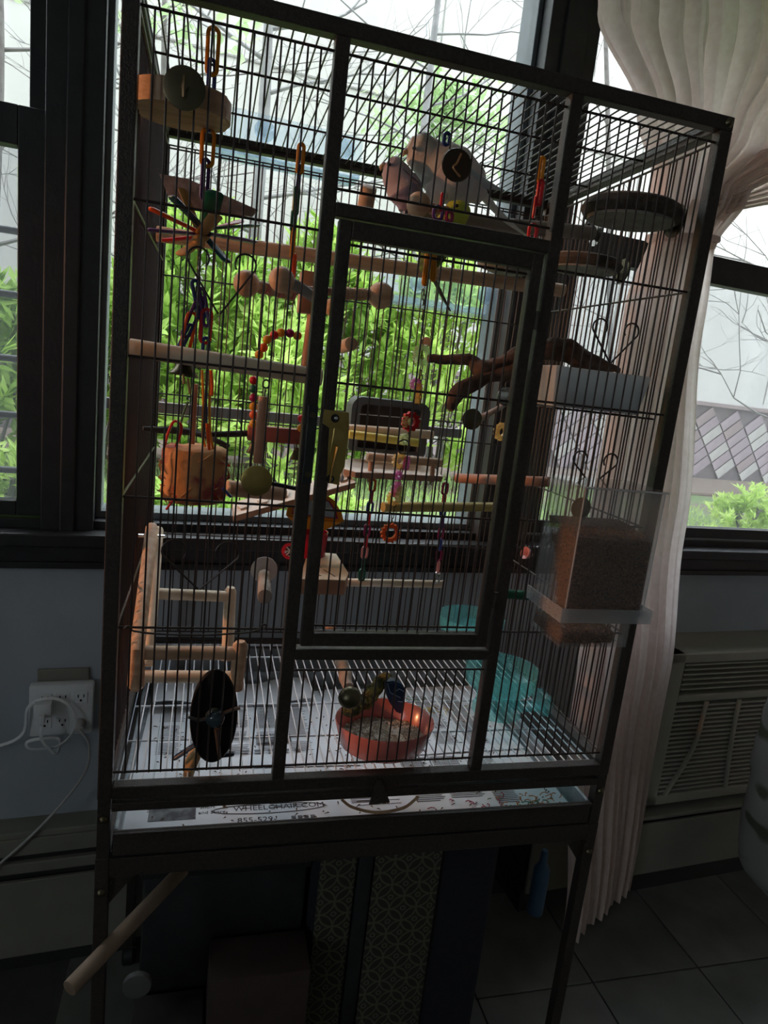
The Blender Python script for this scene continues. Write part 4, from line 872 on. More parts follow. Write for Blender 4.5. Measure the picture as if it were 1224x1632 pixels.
link('bar', box(B(), P(394, 702, Yb), P(486, 684, Yb+.02), .002), mat('red_stained_wood', (.42, .10, .07), .6), t)
bm = B(); lathe(bm, [(.001, .02), (.005, .018), (.008, .008), (.012, 0), (.009, .002)], P(472, 732, Yb), 16); link('bell', bm, DULL, t); link('bell_string', cyl(B(), P(474, 700, Yb), P(473, 722, Yb), .0007, 5), WIRE, t)
bm = B(); lathe(bm, [(.001, .02), (.005, .018), (.008, .008), (.012, 0), (.009, .002)], P(403, 722, Yb), 16); link('bell', bm, DULL, t); link('bell_string', cyl(B(), P(404, 690, Yb), P(403, 712, Yb), .0007, 5), WIRE, t)
# --- corner platform with rail, treads ramp, black hooded house with rollers
PLY = mat('ply_top', (.70, .62, .54), .6, 0, (.60, .52, .44), 12, .2)
t = thing('rail_platform', P(640, 770, .36), 'wooden corner platform with a dowel rail on short posts', 'platform')
ol = [P(548, 745, .30), P(566, 765, .27), P(703, 776, .30), P(690, 752, .44), P(560, 708, .47), P(549, 715, .42)]
zz = sum(p.z for p in ol[:3])/3; ol = [Vector((p.x, p.y, zz)) for p in ol]; link('board', prism(B(), ol, (0, 0, .010)), PLY, t, False); link('edge', prism(B(), [ol[0], ol[1], ol[2], ol[2]+Vector((0, .004, 0)), ol[1]+Vector((0, .004, 0)), ol[0]+Vector((.003, .003, 0))], (0, 0, .0102)), WOODR, t, False)
link('rail', cyl(B(), P(585, 728, .30), P(703, 738, .31), S(7.5, .3), 14, bev=.001), WOOD, t)
for x in (591, 690): link('rail_post', cyl(B(), P(x, 735 if x < 600 else 742, .303), P(x-2, 768, .303), S(4, .3), 10), WOODR, t)
t = thing('tread_ramp', P(470, 830, .3), 'slanted wooden ramp with hexagonal treads left of the door post', 'ramp')
a = P(372, 832, .26); b = P(566, 778, .26); c = P(368, 815, .36); u_ = (b-a); back = Vector((0, .085, .006))
link('board', prism(B(), [a, b, b+back, a+back], (0, 0, .009)), WOODR, t, False)
link('top_face', prism(B(), [a+Vector((0, 0, .0095)), b+Vector((0, 0, .0095)), b+back+Vector((0, 0, .0095)), a+back+Vector((0, 0, .0095))], (0, 0, .001)), PLY, t, False)
for k in range(6):
    p = a+u_*(k+.5)/6+back*.5+Vector((0, 0, .011)); e = u_.normalized()
    link('tread', prism(B(), [p+(e*math.cos(q_)*.011+back.normalized()*math.sin(q_)*.026) for q_ in [PI/3*i for i in range(6)]], (0, 0, .0035)), PLY, t, False)
t = thing('hooded_house', P(620, 720, .43), 'grey black plastic hooded house behind the corner platform', 'bird house')
GP = mat('charcoal_plastic', (.10, .115, .13), .45, 0, (.07, .08, .09), 8)
def rrect(x0, y0, x1, y1, r_, Y, n=6):
    a = P(x0, y1, Y); b = P(x1, y0, Y); a2 = P(x0+4, y0, Y); w_ = P(x1, (y0+y1)/2, Y).x-P(x0, (y0+y1)/2, Y).x; h_ = P(x0, y0, Y).z-P(x0, y1, Y).z; cx = P((x0+x1)/2, (y0+y1)/2, Y)
    pts = []
    for sx, sz, a0 in ((1, 1, 0), (-1, 1, PI/2), (-1, -1, PI), (1, -1, 3*PI/2)):
        for k in range(n+1):
            t_ = a0+PI/2*k/n; rr_ = r_ if sz > 0 else r_*.3; pts.append(cx+Vector((sx*(w_/2-rr_)+math.cos(t_)*rr_, 0, sz*(h_/2-rr_)+math.sin(t_)*rr_)))
    return pts
o_ = rrect(559, 637, 684, 724, .022, .44); i_ = rrect(573, 648, 670, 718, .010, .44)
def ringprism(o_, i_, d):
    bm = B(); n = len(o_); v = [[bm.verts.new(p+Vector(q_)) for p in l] for l in (o_, i_) for q_ in ((0, 0, 0), d)]
    for i in range(n):
        j = (i+1) % n
        for A, Bq in ((0, 2), (2, 3), (3, 1), (1, 0)): bm.faces.new((v[A][i], v[A][j], v[Bq][j], v[Bq][i]))
    return bm
link('hood', ringprism(o_, i_, (0, .055, 0)), GP, t); link('back_wall', prism(B(), [p+Vector((0, .05, 0)) for p in i_], (0, .003, 0)), mat('brown_panel', (.09, .06, .05), .6), t, False)
link('shelf_wire', cyl(B(), P(573, 660, .438), P(672, 668, .438), .001, 6), ZINC, t)
link('roller', cyl(B(), P(553, 683, .40), P(690, 693, .40), S(7.5, .4), 16, bev=.001), WOODW, t); link('roller', cyl(B(), P(556, 692, .385), P(668, 706, .385), S(7, .4), 16, bev=.001), mat('lemon_perch', (.72, .62, .12), .5), t)
t = thing('spoon_hook', P(546, 760, .2), 'white plastic hook rod hanging beside the lock', 'hook')
link('rod', tube(B(), bez([P(549, 672, .14), P(550, 700, .14), P(546, 740, .14), P(544, 762, .14)], 5), S(2.2, .14), 8), WHITEP, t); link('paddle_end', ball(B(), P(544, 762, .14), S(5, .14), 2, (1, .4, 1.3)), WHITEP, t)
# yellow mirror toy, red cup, wood bevel block
t = thing('mirror_toy', P(500, 850, .3), 'yellow framed toy with arched mirror above a red cup behind the door post', 'toy')
ol = [P(456, 822, .30), P(548, 832, .30), P(545, 818, .30), P(533, 798, .30), P(515, 786, .30), P(490, 780, .30), P(470, 788, .30), P(460, 803, .30)]
link('arch_frame', prism(B(), ol, (0, .006, 0)), YEL, t, False); cen = P(500, 806, .298)
link('mirror', prism(B(), [cen+(p-cen)*.72+Vector((0, -.003, 0)) for p in ol], (0, .002, 0)), mat('mirror_grey', (.45, .47, .5), .15, .8), t, False)
link('inner_trim', ringprism([cen+(p-cen)*.80+Vector((0, -.002, 0)) for p in ol], [cen+(p-cen)*.71+Vector((0, -.002, 0)) for p in ol], (0, .002, 0)), MAG, t)
link('base_funnel', prism(B(), [P(458, 824, .29), P(544, 833, .29), P(515, 846, .30), P(480, 842, .30)], (0, .012, 0)), YEL, t, False)
bm = B(); lathe(bm, [(.001, 0), (S(28, .3), .0), (S(30, .3), .045), (S(28, .3), .045), (S(26, .3), .003)], P(492, 884, .31), 24); link('cup', bm, mat('red_cup', (.45, .01, .03), .25), t)
c = P(463, 878, .24); bm = B(); lathe(bm, [(S(8, .24), 0), (S(13, .24), .002), (S(14, .24), .006), (S(9, .24), .006), (S(8, .24), .0)], c, 20, (-.5, -1, .1)); t2 = thing('ratchet_ring', c-Vector((0, 0, .012)), 'small red spoked ring left of the door post under the mirror toy', 'toy'); link('ring', bm, mat('red_cup', (.45, .01, .03), .25), t2)
for k in range(4): a = PI*k/4; link('spoke', cyl(B(), c+Vector((math.cos(a)*.010, -.003-.004*math.cos(a)*0, math.sin(a)*.010)), c-Vector((math.cos(a)*.010, .003, math.sin(a)*.010)), .0012, 6), WHITEP, t2)
t = thing('chewed_block', P(515, 948, .2), 'pale wooden block shelf with chew marks on its top beside the door post', 'shelf')
zz = P(520, 925, .16).z; f = [P(478, 925, .16), P(550, 928, .16), P(554, 925, .20), P(535, 890, .32), P(490, 885, .33)]; f = [Vector((p.x, p.y, zz)) for p in f]
link('block', prism(B(), f, (0, 0, -.024)), WOODR, t, False); link('top_face', prism(B(), [p+Vector((0, 0, .0003)) for p in f], (0, 0, .0012)), WOODW, t, False)
for a_, b_ in (((500, 915), (512, 918)), ((516, 908), (534, 919)), ((506, 900), (512, 905))):
    p = onsheet(*a_, z=zz-ZC+.0016); q = onsheet(*b_, z=zz-ZC+.0016); link('chew_mark', tube(B(), [p, q], .0009, 5), BARK, t)
# --- wooden step ladder, lower left
t = thing('step_ladder', P(290, 1095, .14), 'pale wooden step ladder perch with three rungs in the lower left corner', 'ladder')
link('rail', tube(B(), [P(243, 836, .30), P(242, 842, .295), P(218, 1040, .09), P(217, 1092, .09), P(218, 1095, .092)], [.007, .0105, .0105, .0125, .009], 14), WOOD, t)
link('rail', tube(B(), [P(253, 840, .32), P(252, 845, .32), P(236, 1060, .16)], [.006, .009, .009], 14), WOODW, t)
link('rail', tube(B(), [P(368, 936, .27), P(367, 942, .27), P(362, 1052, .24)], [.007, .0105, .0105], 14), WOODW, t)
link('rail', tube(B(), [P(383, 1022, .11), P(383, 1028, .11), P(376, 1098, .11)], [.007, .0115, .0105], 14), WOOD, t)
link('rung', cyl(B(), P(248, 946, .25), P(366, 951, .265), .0095, 16), WOODW, t); link('rung', cyl(B(), P(218, 1040, .10), P(384, 1041, .11), .0105, 16), WOOD, t); link('rung', cyl(B(), P(225, 1078, .15), P(372, 1079, .15), .0098, 16), WOODW, t)
link('bolt', cyl(B(), P(205, 853, .28), P(262, 855, .30), .003, 8), CHROME, t); washer(t, (.0085, .27, P(200, 858, .28).z), .022, CHROME, ax=(-1, 0, 0))
# --- black oval mirror toy
t = thing('oval_mirror', P(340, 1238, .04), 'black oval mirror seen from behind, clipped low on the left front wires', 'mirror')
c = P(341, 1139, .035); hw = (P(379, 1140, .035)-P(303, 1140, .035)).x/2; hh = (P(345, 1067, .035)-P(345, 1214, .035)).z/2
bm = B(); lathe(bm, [(0, 0), (.93, 0), (1, .003), (1, .006), (.95, .009), (.4, .012), (0, .012)], (0, 0, 0), 40, (0, -1, 0))
for v in bm.verts: v.co = Vector((v.co.x*hw, v.co.y, v.co.z*hh))+c; 
for v in bm.verts: v.co.x -= (v.co.z-c.z)*.02
link('shell', bm, mat('matte_black_plastic', (.004, .004, .005), .7, spec=.2), t)
c2 = P(343, 1142, .018); bm = B(); lathe(bm, [(S(17, .02), 0), (S(17, .02), .004), (S(14, .02), .012), (S(7, .02), .016), (0, .016)], c2, 24, (0, -1, 0)); link('knob', bm, mat('smoky_blue_plastic', (.03, .05, .06), .2), t)
link('clip_arm', tube(B(), [P(300, 1143, .012), P(318, 1148, .012), P(343, 1142, .012), P(372, 1130, .012), P(383, 1128, .012)], [.003, .004, .004, .0035, .0045], 8, flat=.5), mat('smoke_plastic', (.05, .045, .04), .4), t)
link('stem', tube(B(), [P(345, 1160, .022), P(350, 1208, .022)], [S(9, .02), S(6, .02)], 10, flat=.5), mat('smoke_plastic', (.05, .045, .04), .4), t)
for a_, b_ in (((318, 1182), (276, 1210)), ((350, 1204), (374, 1201))): p = P(*a_, .045); q = P(*b_, .045); d = (q-p).normalized(); link('foot', tube(B(), [p, q-d*.005, q-d*.001, q], [.0055, .0055, .004, .0015], 10, flat=.6), pl('navy_paint', (.006, .016, .05)), t)
t = thing('wooden_block', P(310, 1238, .05), 'tan rounded wooden piece standing under the black oval mirror', 'block')
link('body', tube(B(), bez([P(300, 1236, .05), P(305, 1215, .05), P(318, 1190, .06)], 5), lerp([S(15, .05), S(19, .05), S(17, .05)], 5), 16, flat=.6), mat('tan_wood', (.42, .25, .10), .6), t)
# --- white tub and its holder
t = thing('white_tub', P(960, 660, .06), 'white plastic tub in a wire holder at the right front corner', 'tub')
def tub(x0, x1, yt, yb, y0, y1, taper, th_=.002):
    zt = P(x0, yt, y0).z; zb = P(x0, yb, y0).z; 
    xa, xb = P(x0, yt, y0).x, P(x1, yt+15, y0).x
    top = [(xa, y0), (xb, y0), (xb, y1), (xa, y1)]; bot = [(xa+taper, y0+taper), (xb-taper, y0+taper), (xb-taper, y1-taper), (xa+taper, y1-taper)]
    bm = B(); o1 = [bm.verts.new((x, y, zt)) for x, y in top]; o2 = [bm.verts.new((x, y, zb)) for x, y in bot]
    cx, cy = (xa+xb)/2, (y0+y1)/2; s = lambda l, k: [(x+(cx-x)/abs(cx-x)*k, y+(cy-y)/abs(cy-y)*k) for x, y in l]
    i1 = [bm.verts.new((x, y, zt)) for x, y in s(top, th_)]; i2 = [bm.verts.new((x, y, zb+th_)) for x, y in s(bot, th_)]
    for i in range(4):
        j = (i+1) % 4; bm.faces.new((o1[i], o1[j], o2[j], o2[i])); bm.faces.new((i1[i], i2[i], i2[j], i1[j])); bm.faces.new((o1[i], i1[i], i1[j], o1[j]))
    bm.faces.new(o2); bm.faces.new(i2[::-1]); bmesh.ops.bevel(bm, geom=[e for e in bm.edges], offset=.0008, segments=1, affect='EDGES'); return bm, zt, zb
bm, zt, zb = tub(887, 1040, 582, 648, .02, .105, .008); link('body', bm, mat('milk_white_plastic', (.72, .74, .74), .4, 0, (.64, .66, .67), 10, trans=.55), t)
t = thing('wire_holder', (.66, .06, zb-.004), 'wire hoop holder under the white tub', 'holder')
xa, xb = P(880, 650, .02).x, .768
link('hoop', tube(B(), bez([(xa, .015, zb-.002), (xb-.02, .015, zb-.003), (xb-.003, .04, zb-.003), (xb-.003, .10, zb-.003), (xb-.03, .118, zb-.003), (xa+.01, .118, zb-.003), (xa-.003, .08, zb-.003), (xa, .015, zb-.002)], 5), .0015, 6), WIRE, t)
for y in (.04, .08): link('wire', tube(B(), [(xa, y, zb-.003), (xb-.003, y, zb-.003)], .0012, 6), WIRE, t)
# --- acrylic seed feeder on the outside of the front right
XL, XR = P(866, 900, -.002).x+.004, .785; fr_ = P(925, 910, -.085)
YF0, YF1 = -.098, -.003
ztp = P(925, 778, YF0).z; zbt = P(905, 985, YF0).z
XL = P(912, 900, YF0).x; XR = P(1022, 990, YF0).x
t = thing('seed_feeder', ((XL+XR)/2, -.05, zbt-.05), 'large clear acrylic seed feeder hooked outside the right front panel', 'seed feeder')
def ab(name, x0, y0, z0, x1, y1, z1, m_=ACRY): return link(name, box(B(), (x0, y0, z0), (x1, y1, z1), .0006), m_, t, False)
ab('front_sheet', XL, YF0, zbt, XR, YF0+.0025, ztp); ab('side_sheet', XL, YF0+.003, zbt, XL+.0025, YF1, ztp); ab('side_sheet', XR-.0025, YF0+.003, zbt, XR, YF1, ztp); ab('back_sheet', XL+.003, YF1-.0025, zbt, XR-.003, YF1, ztp)
ab('lid', XL-.003, YF0-.003, ztp+.0005, XR+.003, YF1, ztp+.0035)
COL_ = clear('acrylic_edge', (.95, .95, .95), .65, (.75, .75, .76))
ab('skirt', XL-.009, YF0-.009, zbt-.004, XR+.009, YF0-.0065, zbt+.016, clear('acrylic_lip', (.95, .95, .95), .35, (.7, .7, .72))); ab('skirt', XL-.009, YF0-.006, zbt-.004, XL-.0065, YF1, zbt+.016, clear('acrylic_lip')); ab('skirt', XR+.0065, YF0-.006, zbt-.004, XR+.009, YF1, zbt+.016, MC['acrylic_lip'])
for x in (XL, XR-.0015): ab('edge_strip', x, YF0-.0008, zbt, x+.0018, YF0+.001, ztp, COL_)
ab('edge_strip', XL-.003, YF0-.0042, ztp+.0005, XR+.003, YF0-.0032, ztp+.003, COL_)
zc = zbt-.045
ab('cup_front', XL+.004, YF0+.006, zc, XR-.012, YF0+.0085, zbt-.0045); ab('cup_side', XL+.004, YF0+.009, zc, XL+.0065, YF1, zbt-.0045); ab('cup_side', XR-.0145, YF0+.009, zc, XR-.012, YF1, zbt-.0045); ab('cup_floor', XL+.007, YF0+.009, zc, XR-.015, YF1, zc+.0025)
SEED = mat('seed_mix', (.17, .08, .035), .8, 0, (.05, .025, .012), 260, 1.5, 300, ramp=(.42, .6)); 
# heap of seed with the curved chute profile at its left face
z0, z1 = zbt+.001, ztp-.055; prof = []
for k in range(11):
    s = k/10; y = YF0+.005+(.006)*0; prof.append((YF1-.004-.062*(1-s)**0*(math.sin((1-s)*PI/2))**1.2*1.0*(1 if 1 else 0), z0+(z1-z0)*s))
ol = [Vector((XL+.0045, YF0+.004, z0)), Vector((XL+.0045, YF0+.004, z1-.012))]+[Vector((XL+.0045, YF0+.004+(YF1-YF0-.010)*(.18+.82*(s/8)), z1-.012+.012*math.sin(s/8*PI/2))) for s in range(9)]
chute = [Vector((XL+.0045, y, z)) for y, z in ((YF1-.006, z1-.002), (YF1-.024, z1-.03), (YF1-.044, z0+(z1-z0)*.6), (YF1-.060, z0+(z1-z0)*.3), (YF1-.068, z0))]
bm = B(); prism(bm, ol+chute, (XR-XL-.009, 0, 0)); link('seed_fill', bm, SEED, t, False)
ab('chute', XL+.004, YF1-.06, z0, XL+.005, YF1-.058, z0+.02, COL_)
V_, F_ = [], []; r = random.Random(5)
def seeds(n, fn, name, m_, lr=.0022):
    V2, F2 = [], []
    for k in range(n):
        c = fn(); a = r.random()*6.28; b = r.uniform(-.6, .6); d = Vector((math.cos(a)*math.cos(b), math.sin(a)*math.cos(b), math.sin(b))); x, y = frame(d); i = len(V2)
        V2 += [c-d*lr, c+x*lr*.45, c+y*lr*.45, c-x*lr*.45, c-y*lr*.45, c+d*lr]
        F2 += [(i, i+1, i+2), (i, i+2, i+3), (i, i+3, i+4), (i, i+4, i+1), (i+5, i+2, i+1), (i+5, i+3, i+2), (i+5, i+4, i+3), (i+5, i+1, i+4)]
    me = bpy.data.meshes.new(name); org = wloc(t); me.from_pydata([v-org for v in V2], [], F2); me.materials.append(m_); o = bpy.data.objects.new(name, me); C.objects.link(o); o.parent = t; o['kind'] = 'stuff'; return o
def sidept():
    f = r.random(); return Vector((XL+.004, r.uniform(YF0+.004, YF1-.068+.05*f**1.2), z0+(z1-z0-.01)*f))
SD1 = mat('orange_seed', (.30, .14, .05), .6, 0, (.12, .05, .02), 400)
seeds(2600, lambda: Vector((r.uniform(XL+.004, XR-.004), YF0+.004, r.uniform(z0, z1-.012))) if r.random() < .45 else (sidept() if r.random() < .35 else Vector((r.uniform(XL+.004, XR-.004), r.uniform(YF0+.006, YF1-.008), z1-.008+r.uniform(-.003, .004)))), 'seeds', SD1)
link('cup_fill', box(B(), (XL+.008, YF0+.012, zc+.003), (XR-.03, YF1-.001, zc+.022), .004), SEED, t, False)
seeds(900, lambda: Vector((r.uniform(XL+.008, XR-.03), r.uniform(YF0+.011, YF1-.004), zc+.022+r.uniform(-.004, .004))) if r.random() < .6 else Vector((r.uniform(XL+.008, XR-.03), YF0+.0115, r.uniform(zc+.003, zc+.022))), 'seeds', SD1)
c = P(922, 808, .0); c.y = -.001; washer(t, Vector((c.x, -.0060, c.z)), S(20, 0), DULL)
link('hook', cyl(B(), Vector((XL+.05, -.003, ztp-.01)), Vector((XL+.05, .010, ztp-.01)), .002, 8), CHROME, t)
# --- pink bowl with pellets
q = onsheet(612, 1172, .02); q = onsheet(612, 1196, .016)
bc = Vector((P(613, 1165, .085).x, .090, ZC+.0155)); RB = .082
t = thing('pink_bowl', bc, 'pink oval ceramic food bowl with seed husks on the grate', 'bowl')
bm = B(); lathe(bm, [(0, 0), (RB*.80, 0), (RB*.86, .004), (RB, .043), (RB*.99, .0455), (RB*.955, .043), (RB*.82, .006), (0, .005)], bc, 48)
for v in bm.verts: v.co.y = bc.y+(v.co.y-bc.y)*.86
link('body', bm, mat('pink_glaze', (.62, .20, .17), .22, 0, (.55, .17, .15), 8, coat=.3), t)
SD2 = mat('husk_seed', (.66, .60, .50), .7, 0, (.32, .27, .21), 500)
def inb():
    a = r.random()*6.28; q_ = math.sqrt(r.random())*RB*.84; return Vector((bc.x+math.cos(a)*q_, bc.y+math.sin(a)*q_*.84, bc.z+.0155+.004*noise.noise(Vector((math.cos(a)*q_*60, math.sin(a)*q_*60, 0)))+r.uniform(-.002, .002)))
link('seed_bed', lathe(B(), [(0, 0), (RB*.80, 0), (RB*.84, .009), (RB*.4, .0105), (0, .0105)], bc+Vector((0, 0, .0055)), 32), SD2, t)
for v in t.children[-1].data.vertices: v.co.y *= .84
seeds(1800, inb, 'seeds', SD2, .0034)
# mottled olive perch with blue end rising out of the bowl
t = thing('mottled_perch', P(555, 1150, .07), 'olive mottled curved perch rising from the pink bowl to a blue plastic end cap', 'perch')
OL = mat('olive_mottle', (.22, .19, .05), .9, 0, (.05, .05, .02), 120, 1.2, 200, ramp=(.42, .56))
pts = bez([P(556, 1140, .065), P(562, 1126, .075), P(582, 1118, .09), P(596, 1100, .10), P(612, 1080, .11), P(622, 1084, .11)], 8); bm = tube(B(), pts, lerp([S(12, .08), S(17, .08), S(14, .08), S(14, .08), S(9, .08), S(7, .08)], 8), 14)
for v in bm.verts: v.co += Vector((noise.noise(v.co*110), noise.noise(v.co*110+Vector((7, 0, 0))), noise.noise(v.co*110+Vector((0, 7, 0)))))*.004
link('stem', bm, OL, t)
NV = mat('navy_plastic', (.012, .05, .13), .3, 0, (.006, .025, .07), 20)
bm = prism(B(), [P(614, 1088, .09), P(630, 1086, .09), P(645, 1095, .09), P(646, 1118, .09), P(643, 1138, .09), P(634, 1138, .09), P(622, 1122, .09), P(615, 1105, .09)], (0, .018, 0)); bmesh.ops.bevel(bm, geom=[e for e in bm.edges], offset=.0025, segments=2, affect='EDGES'); link('end_cap', bm, NV, t)
for pts in ([P(618, 1090, .087), P(622, 1104, .087), P(638, 1112, .087)], [P(630, 1102, .087), P(636, 1098, .087), P(644, 1102, .087)], [P(634, 1118, .087), P(643, 1119, .087)]): link('ridge', tube(B(), pts, .0007, 6), mat('light_blue_edge', (.25, .38, .5), .4), t)
# --- teal clear dishes
def dish(label, c, R_, hh, tiers, arm=None):
    t = thing('teal_dish', c-Vector((0, 0, hh if tiers else 0)), label, 'dish')
    bm = B(); lathe(bm, [(0, 0), (R_*.93, 0), (R_*.98, .003), (R_, hh*.55), (R_*1.02, hh*.56), (R_*1.03, hh), (R_*1.0, hh), (R_*.97, hh*.58), (R_*.94, .005), (0, .004)], c, 48); link('dish', bm, TEAL, t)
    if tiers:
        bm = B(); lathe(bm, [(R_*.55, 0), (R_*.57, -.038), (R_*.68, -.042), (R_*.70, -.052), (R_*.66, -.052), (R_*.52, -.04), (R_*.50, 0)], c-Vector((0, 0, .001)), 40); link('base', bm, TEAL, t)
        for k in range(18):
            a = 2*PI*k/18; p = c+Vector((math.cos(a), math.sin(a), 0))*R_*.585; link('flute', cyl(B(), p-Vector((0, 0, .004)), p-Vector((0, 0, .036)), .0022, 6), TEAL, t)
        bm = B(); tube(bm, [c+Vector((R_*.6*math.cos(a), R_*.6*math.sin(a), .008)) for a in [2*PI*k/30 for k in range(30)]], .0012, 6, closed=True); link('inner_ring', bm, TEAL, t)
    return t
c = onsheet(836, 1084, .075)
c = Vector((.665, .185, ZC+.072)); t = dish('clear teal two-tier water dish on the grate at the right', c, .066, .035, True)
link('arm', box(B(), c+Vector((.035, -.010, -.052)), c+Vector((.098, .012, -.040)), .002), TEAL, t); link('arm_clamp', box(B(), c+Vector((.084, -.022, -.056)), c+Vector((.1035, .026, -.020)), .003), TEAL, t)
c = P(748, 990, .43); t = dish('clear teal round dish hanging higher at the back right', Vector((c.x, .42, c.z-.018)), .070, .034, False)
link('bracket', box(B(), Vector((c.x+.02, .45, c.z-.045)), Vector((c.x+.05, .508, c.z-.02)), .003), TEAL, t)
for x, y in ((730, 1056), (790, 1064)): pass
t = dowel('green_perch', P(800, 946, .30), (.773, .30, P(855, 950, .30).z), .0095, mat('green_sand_perch', (.01, .10, .05), .9, 0, (.005, .05, .03), 80, .8), 'dark green sanded perch end left of the seed feeder')
# scraps of fallen wood at back
one('wood_chip', ball(B(), P(527, 1000, .47)+Vector((0, 0, 0)), .008, 2, (1.6, 1, .7)), WOODR, 'small wood knot on the back bottom rail left of centre', 'wood chip')

# ================================================================== BUDGIES
def budgie(label, spine, radii, body, head, Y, tail=None, tailm=None, wings=(), wingm=None, beak=None, eye=None, feet=(), flat=.8, headn=3, extra=()):
    pts = bez([P(x, y, Y+dy) for x, y, dy in spine], 6); rr = lerp([S(q, Y) for q in radii], 6)
    t = thing('budgie', pts[len(pts)//2]-Vector((0, 0, .04)), label, 'bird')
    bm = tube(B(), pts, rr, 20, flat=1); 
    bmesh.ops.smooth_vert(bm, verts=bm.verts, factor=.3, use_axis_x=True, use_axis_y=True, use_axis_z=True)
    o = link('body', bm, body, t)
    if head is not None:                                     # head colour as a second slot on the same mesh
        o.data.materials.append(head); lim = 20*6*headn
        for f in o.data.polygons:
            if max(f.vertices) < lim: f.material_index = 1
    for i, (pt, r_) in enumerate(tail or ()): link('tail', tube(B(), bez([P(x, y, Y+.004*i) for x, y in pt], 5), lerp([S(q, Y) for q in r_], 5), 10, flat=.5), tailm if not isinstance(tailm, (list, tuple)) else tailm[i], t)
    for pt, r_, dy in wings: link('wing', tube(B(), bez([P(x, y, Y+dy) for x, y in pt], 6), lerp([S(q, Y) for q in r_], 6), 14, flat=.42), wingm, t)
    if beak:
        b = P(*beak, Y); bm = tube(B(), bez([b+Vector((.003, 0, .003)), b+Vector((-.002, 0, .0)), b+Vector((-.003, 0, -.006))], 4), lerp([.0045, .004, .001], 4), 10); link('beak', bm, mat('horn_beak', (.45, .32, .18), .4), t)
        bm = ball(B(), b+Vector((.001, -.001, .005)), .0035, 2, (1, 1, .7)); link('cere', bm, mat('cere_blue', (.30, .30, .42), .5), t)
    if eye:
        e = P(*eye[:2], Y-S(eye[2], Y)); link('eye', ball(B(), e, .0032, 2), mat('bird_eye', (.01, .01, .01), .1), t)
    for x, y, x2, y2 in feet:
        a = P(x, y, Y-.004); b = P(x2, y2, Y-.01); fo = link('foot', tube(B(), [a, b], [.0028, .0022], 8), mat('bird_foot', (.35, .24, .22), .7), t)
        for k in (-1, 0, 1): link('toe', tube(B(), bez([b, b+Vector((k*.005, -.008, .001)), b+Vector((k*.007, -.013, -.005))], 3), lerp([.0019, .0017, .0008], 3), 6), mat('bird_foot', (.35, .24, .22), .7), fo)
    return t
WB = mat('white_blue_feathers', (.72, .60, .54), .8, 0, (.55, .53, .55), 14, .5, 260); WH = mat('pale_grey_green_head', (.42, .46, .45), .8, 0, (.50, .40, .34), 22, .5, 260)
WW = mat('pale_wing', (.52, .56, .60), .8, 0, (.40, .45, .50), 40, .6, 200, stretch=(1, 1, 6)); SB = mat('slate_blue_tail', (.16, .24, .28), .7, 0, (.40, .44, .46), 30, .3)
budgie('large white and pale blue budgie with long tail, leaning over the smaller one', [(652, 228, 0), (664, 236, 0), (680, 250, 0), (700, 266, 0), (722, 280, 0), (748, 296, 0), (770, 316, 0)], [11, 26, 29, 40, 44, 34, 11], WB, WH, .28,
       tail=[([(766, 306), (800, 345), (842, 378)], [12, 8, 3]), ([(760, 300), (790, 332), (815, 356)], [10, 7, 3])], tailm=[mat('white_tail', (.60, .58, .54), .7), SB],
       wings=[([(700, 258), (735, 272), (770, 292), (803, 304)], [12, 20, 13, 3], -.024)], wingm=WW, beak=(646, 244), eye=(660, 236, 24), feet=[(690, 318, 688, 340)])
t = bpy.data.objects['budgie']; link('thigh', ball(B(), P(698, 300, .27), S(22, .27), 3, (.9, .9, 1.35)), WB, t)
PG_ = mat('violet_grey_feathers', (.30, .25, .33), .8, 0, (.20, .17, .25), 16, .5, 260); PH = mat('mauve_head', (.42, .34, .36), .8, 0, (.32, .27, .33), 18, .5, 260)
budgie('smaller violet grey budgie with pale face beside the white one', [(617, 258, 0), (624, 266, 0), (634, 284, 0), (645, 305, 0), (648, 322, 0), (645, 338, 0)], [11, 19, 24, 29, 23, 10], PG_, PH, .27,
       tail=[([(645, 330), (643, 360), (640, 385)], [8, 6, 2])], tailm=pl('blue_tail', (.05, .09, .22)), wings=[([(640, 272), (660, 295), (676, 312)], [9, 15, 4], -.014)], wingm=mat('dark_violet_wing', (.08, .07, .10), .8, 0, (.2, .17, .22), 60, .6), beak=(610, 266), eye=(620, 262, 17), feet=[(652, 330, 655, 342)])
GB = mat('green_feathers', (.16, .24, .03), .8, 0, (.05, .08, .02), 60, .8, 200, ramp=(.4, .6)); GH = mat('yellow_green_head', (.48, .52, .06), .8, 0, (.36, .44, .05), 18, .4, 260)
budgie('green budgie with yellow head and long black tail behind the rail above the door', [(735, 322, 0), (732, 332, 0), (720, 352, 0), (704, 376, 0), (690, 402, 0), (683, 424, 0), (686, 440, 0)], [8, 20, 22, 25, 24, 17, 5], GB, GH, .24,
       tail=[([(684, 425), (700, 462), (718, 496)], [9, 6, 2.5])], tailm=mat('black_tail', (.01, .015, .014), .6), wings=[([(718, 350), (705, 385), (690, 425), (690, 448)], [10, 15, 10, 3], -.02)], wingm=mat('scalloped_wing', (.05, .06, .02), .8, 0, (.30, .32, .08), 140, .8, ramp=(.45, .55)), beak=(718, 334), eye=(728, 328, 18), feet=[(708, 352, 700, 352)])
t = thing('wooden_ball', P(667, 346, .22), 'brown wooden ball end under the violet grey budgie', 'ball'); link('ball', ball(B(), P(667, 326, .20), S(19, .2), 3), WOOD, t)
link('peg', cyl(B(), P(680, 330, .205), P(712, 336, .225), .007, 12), WOODR, t)

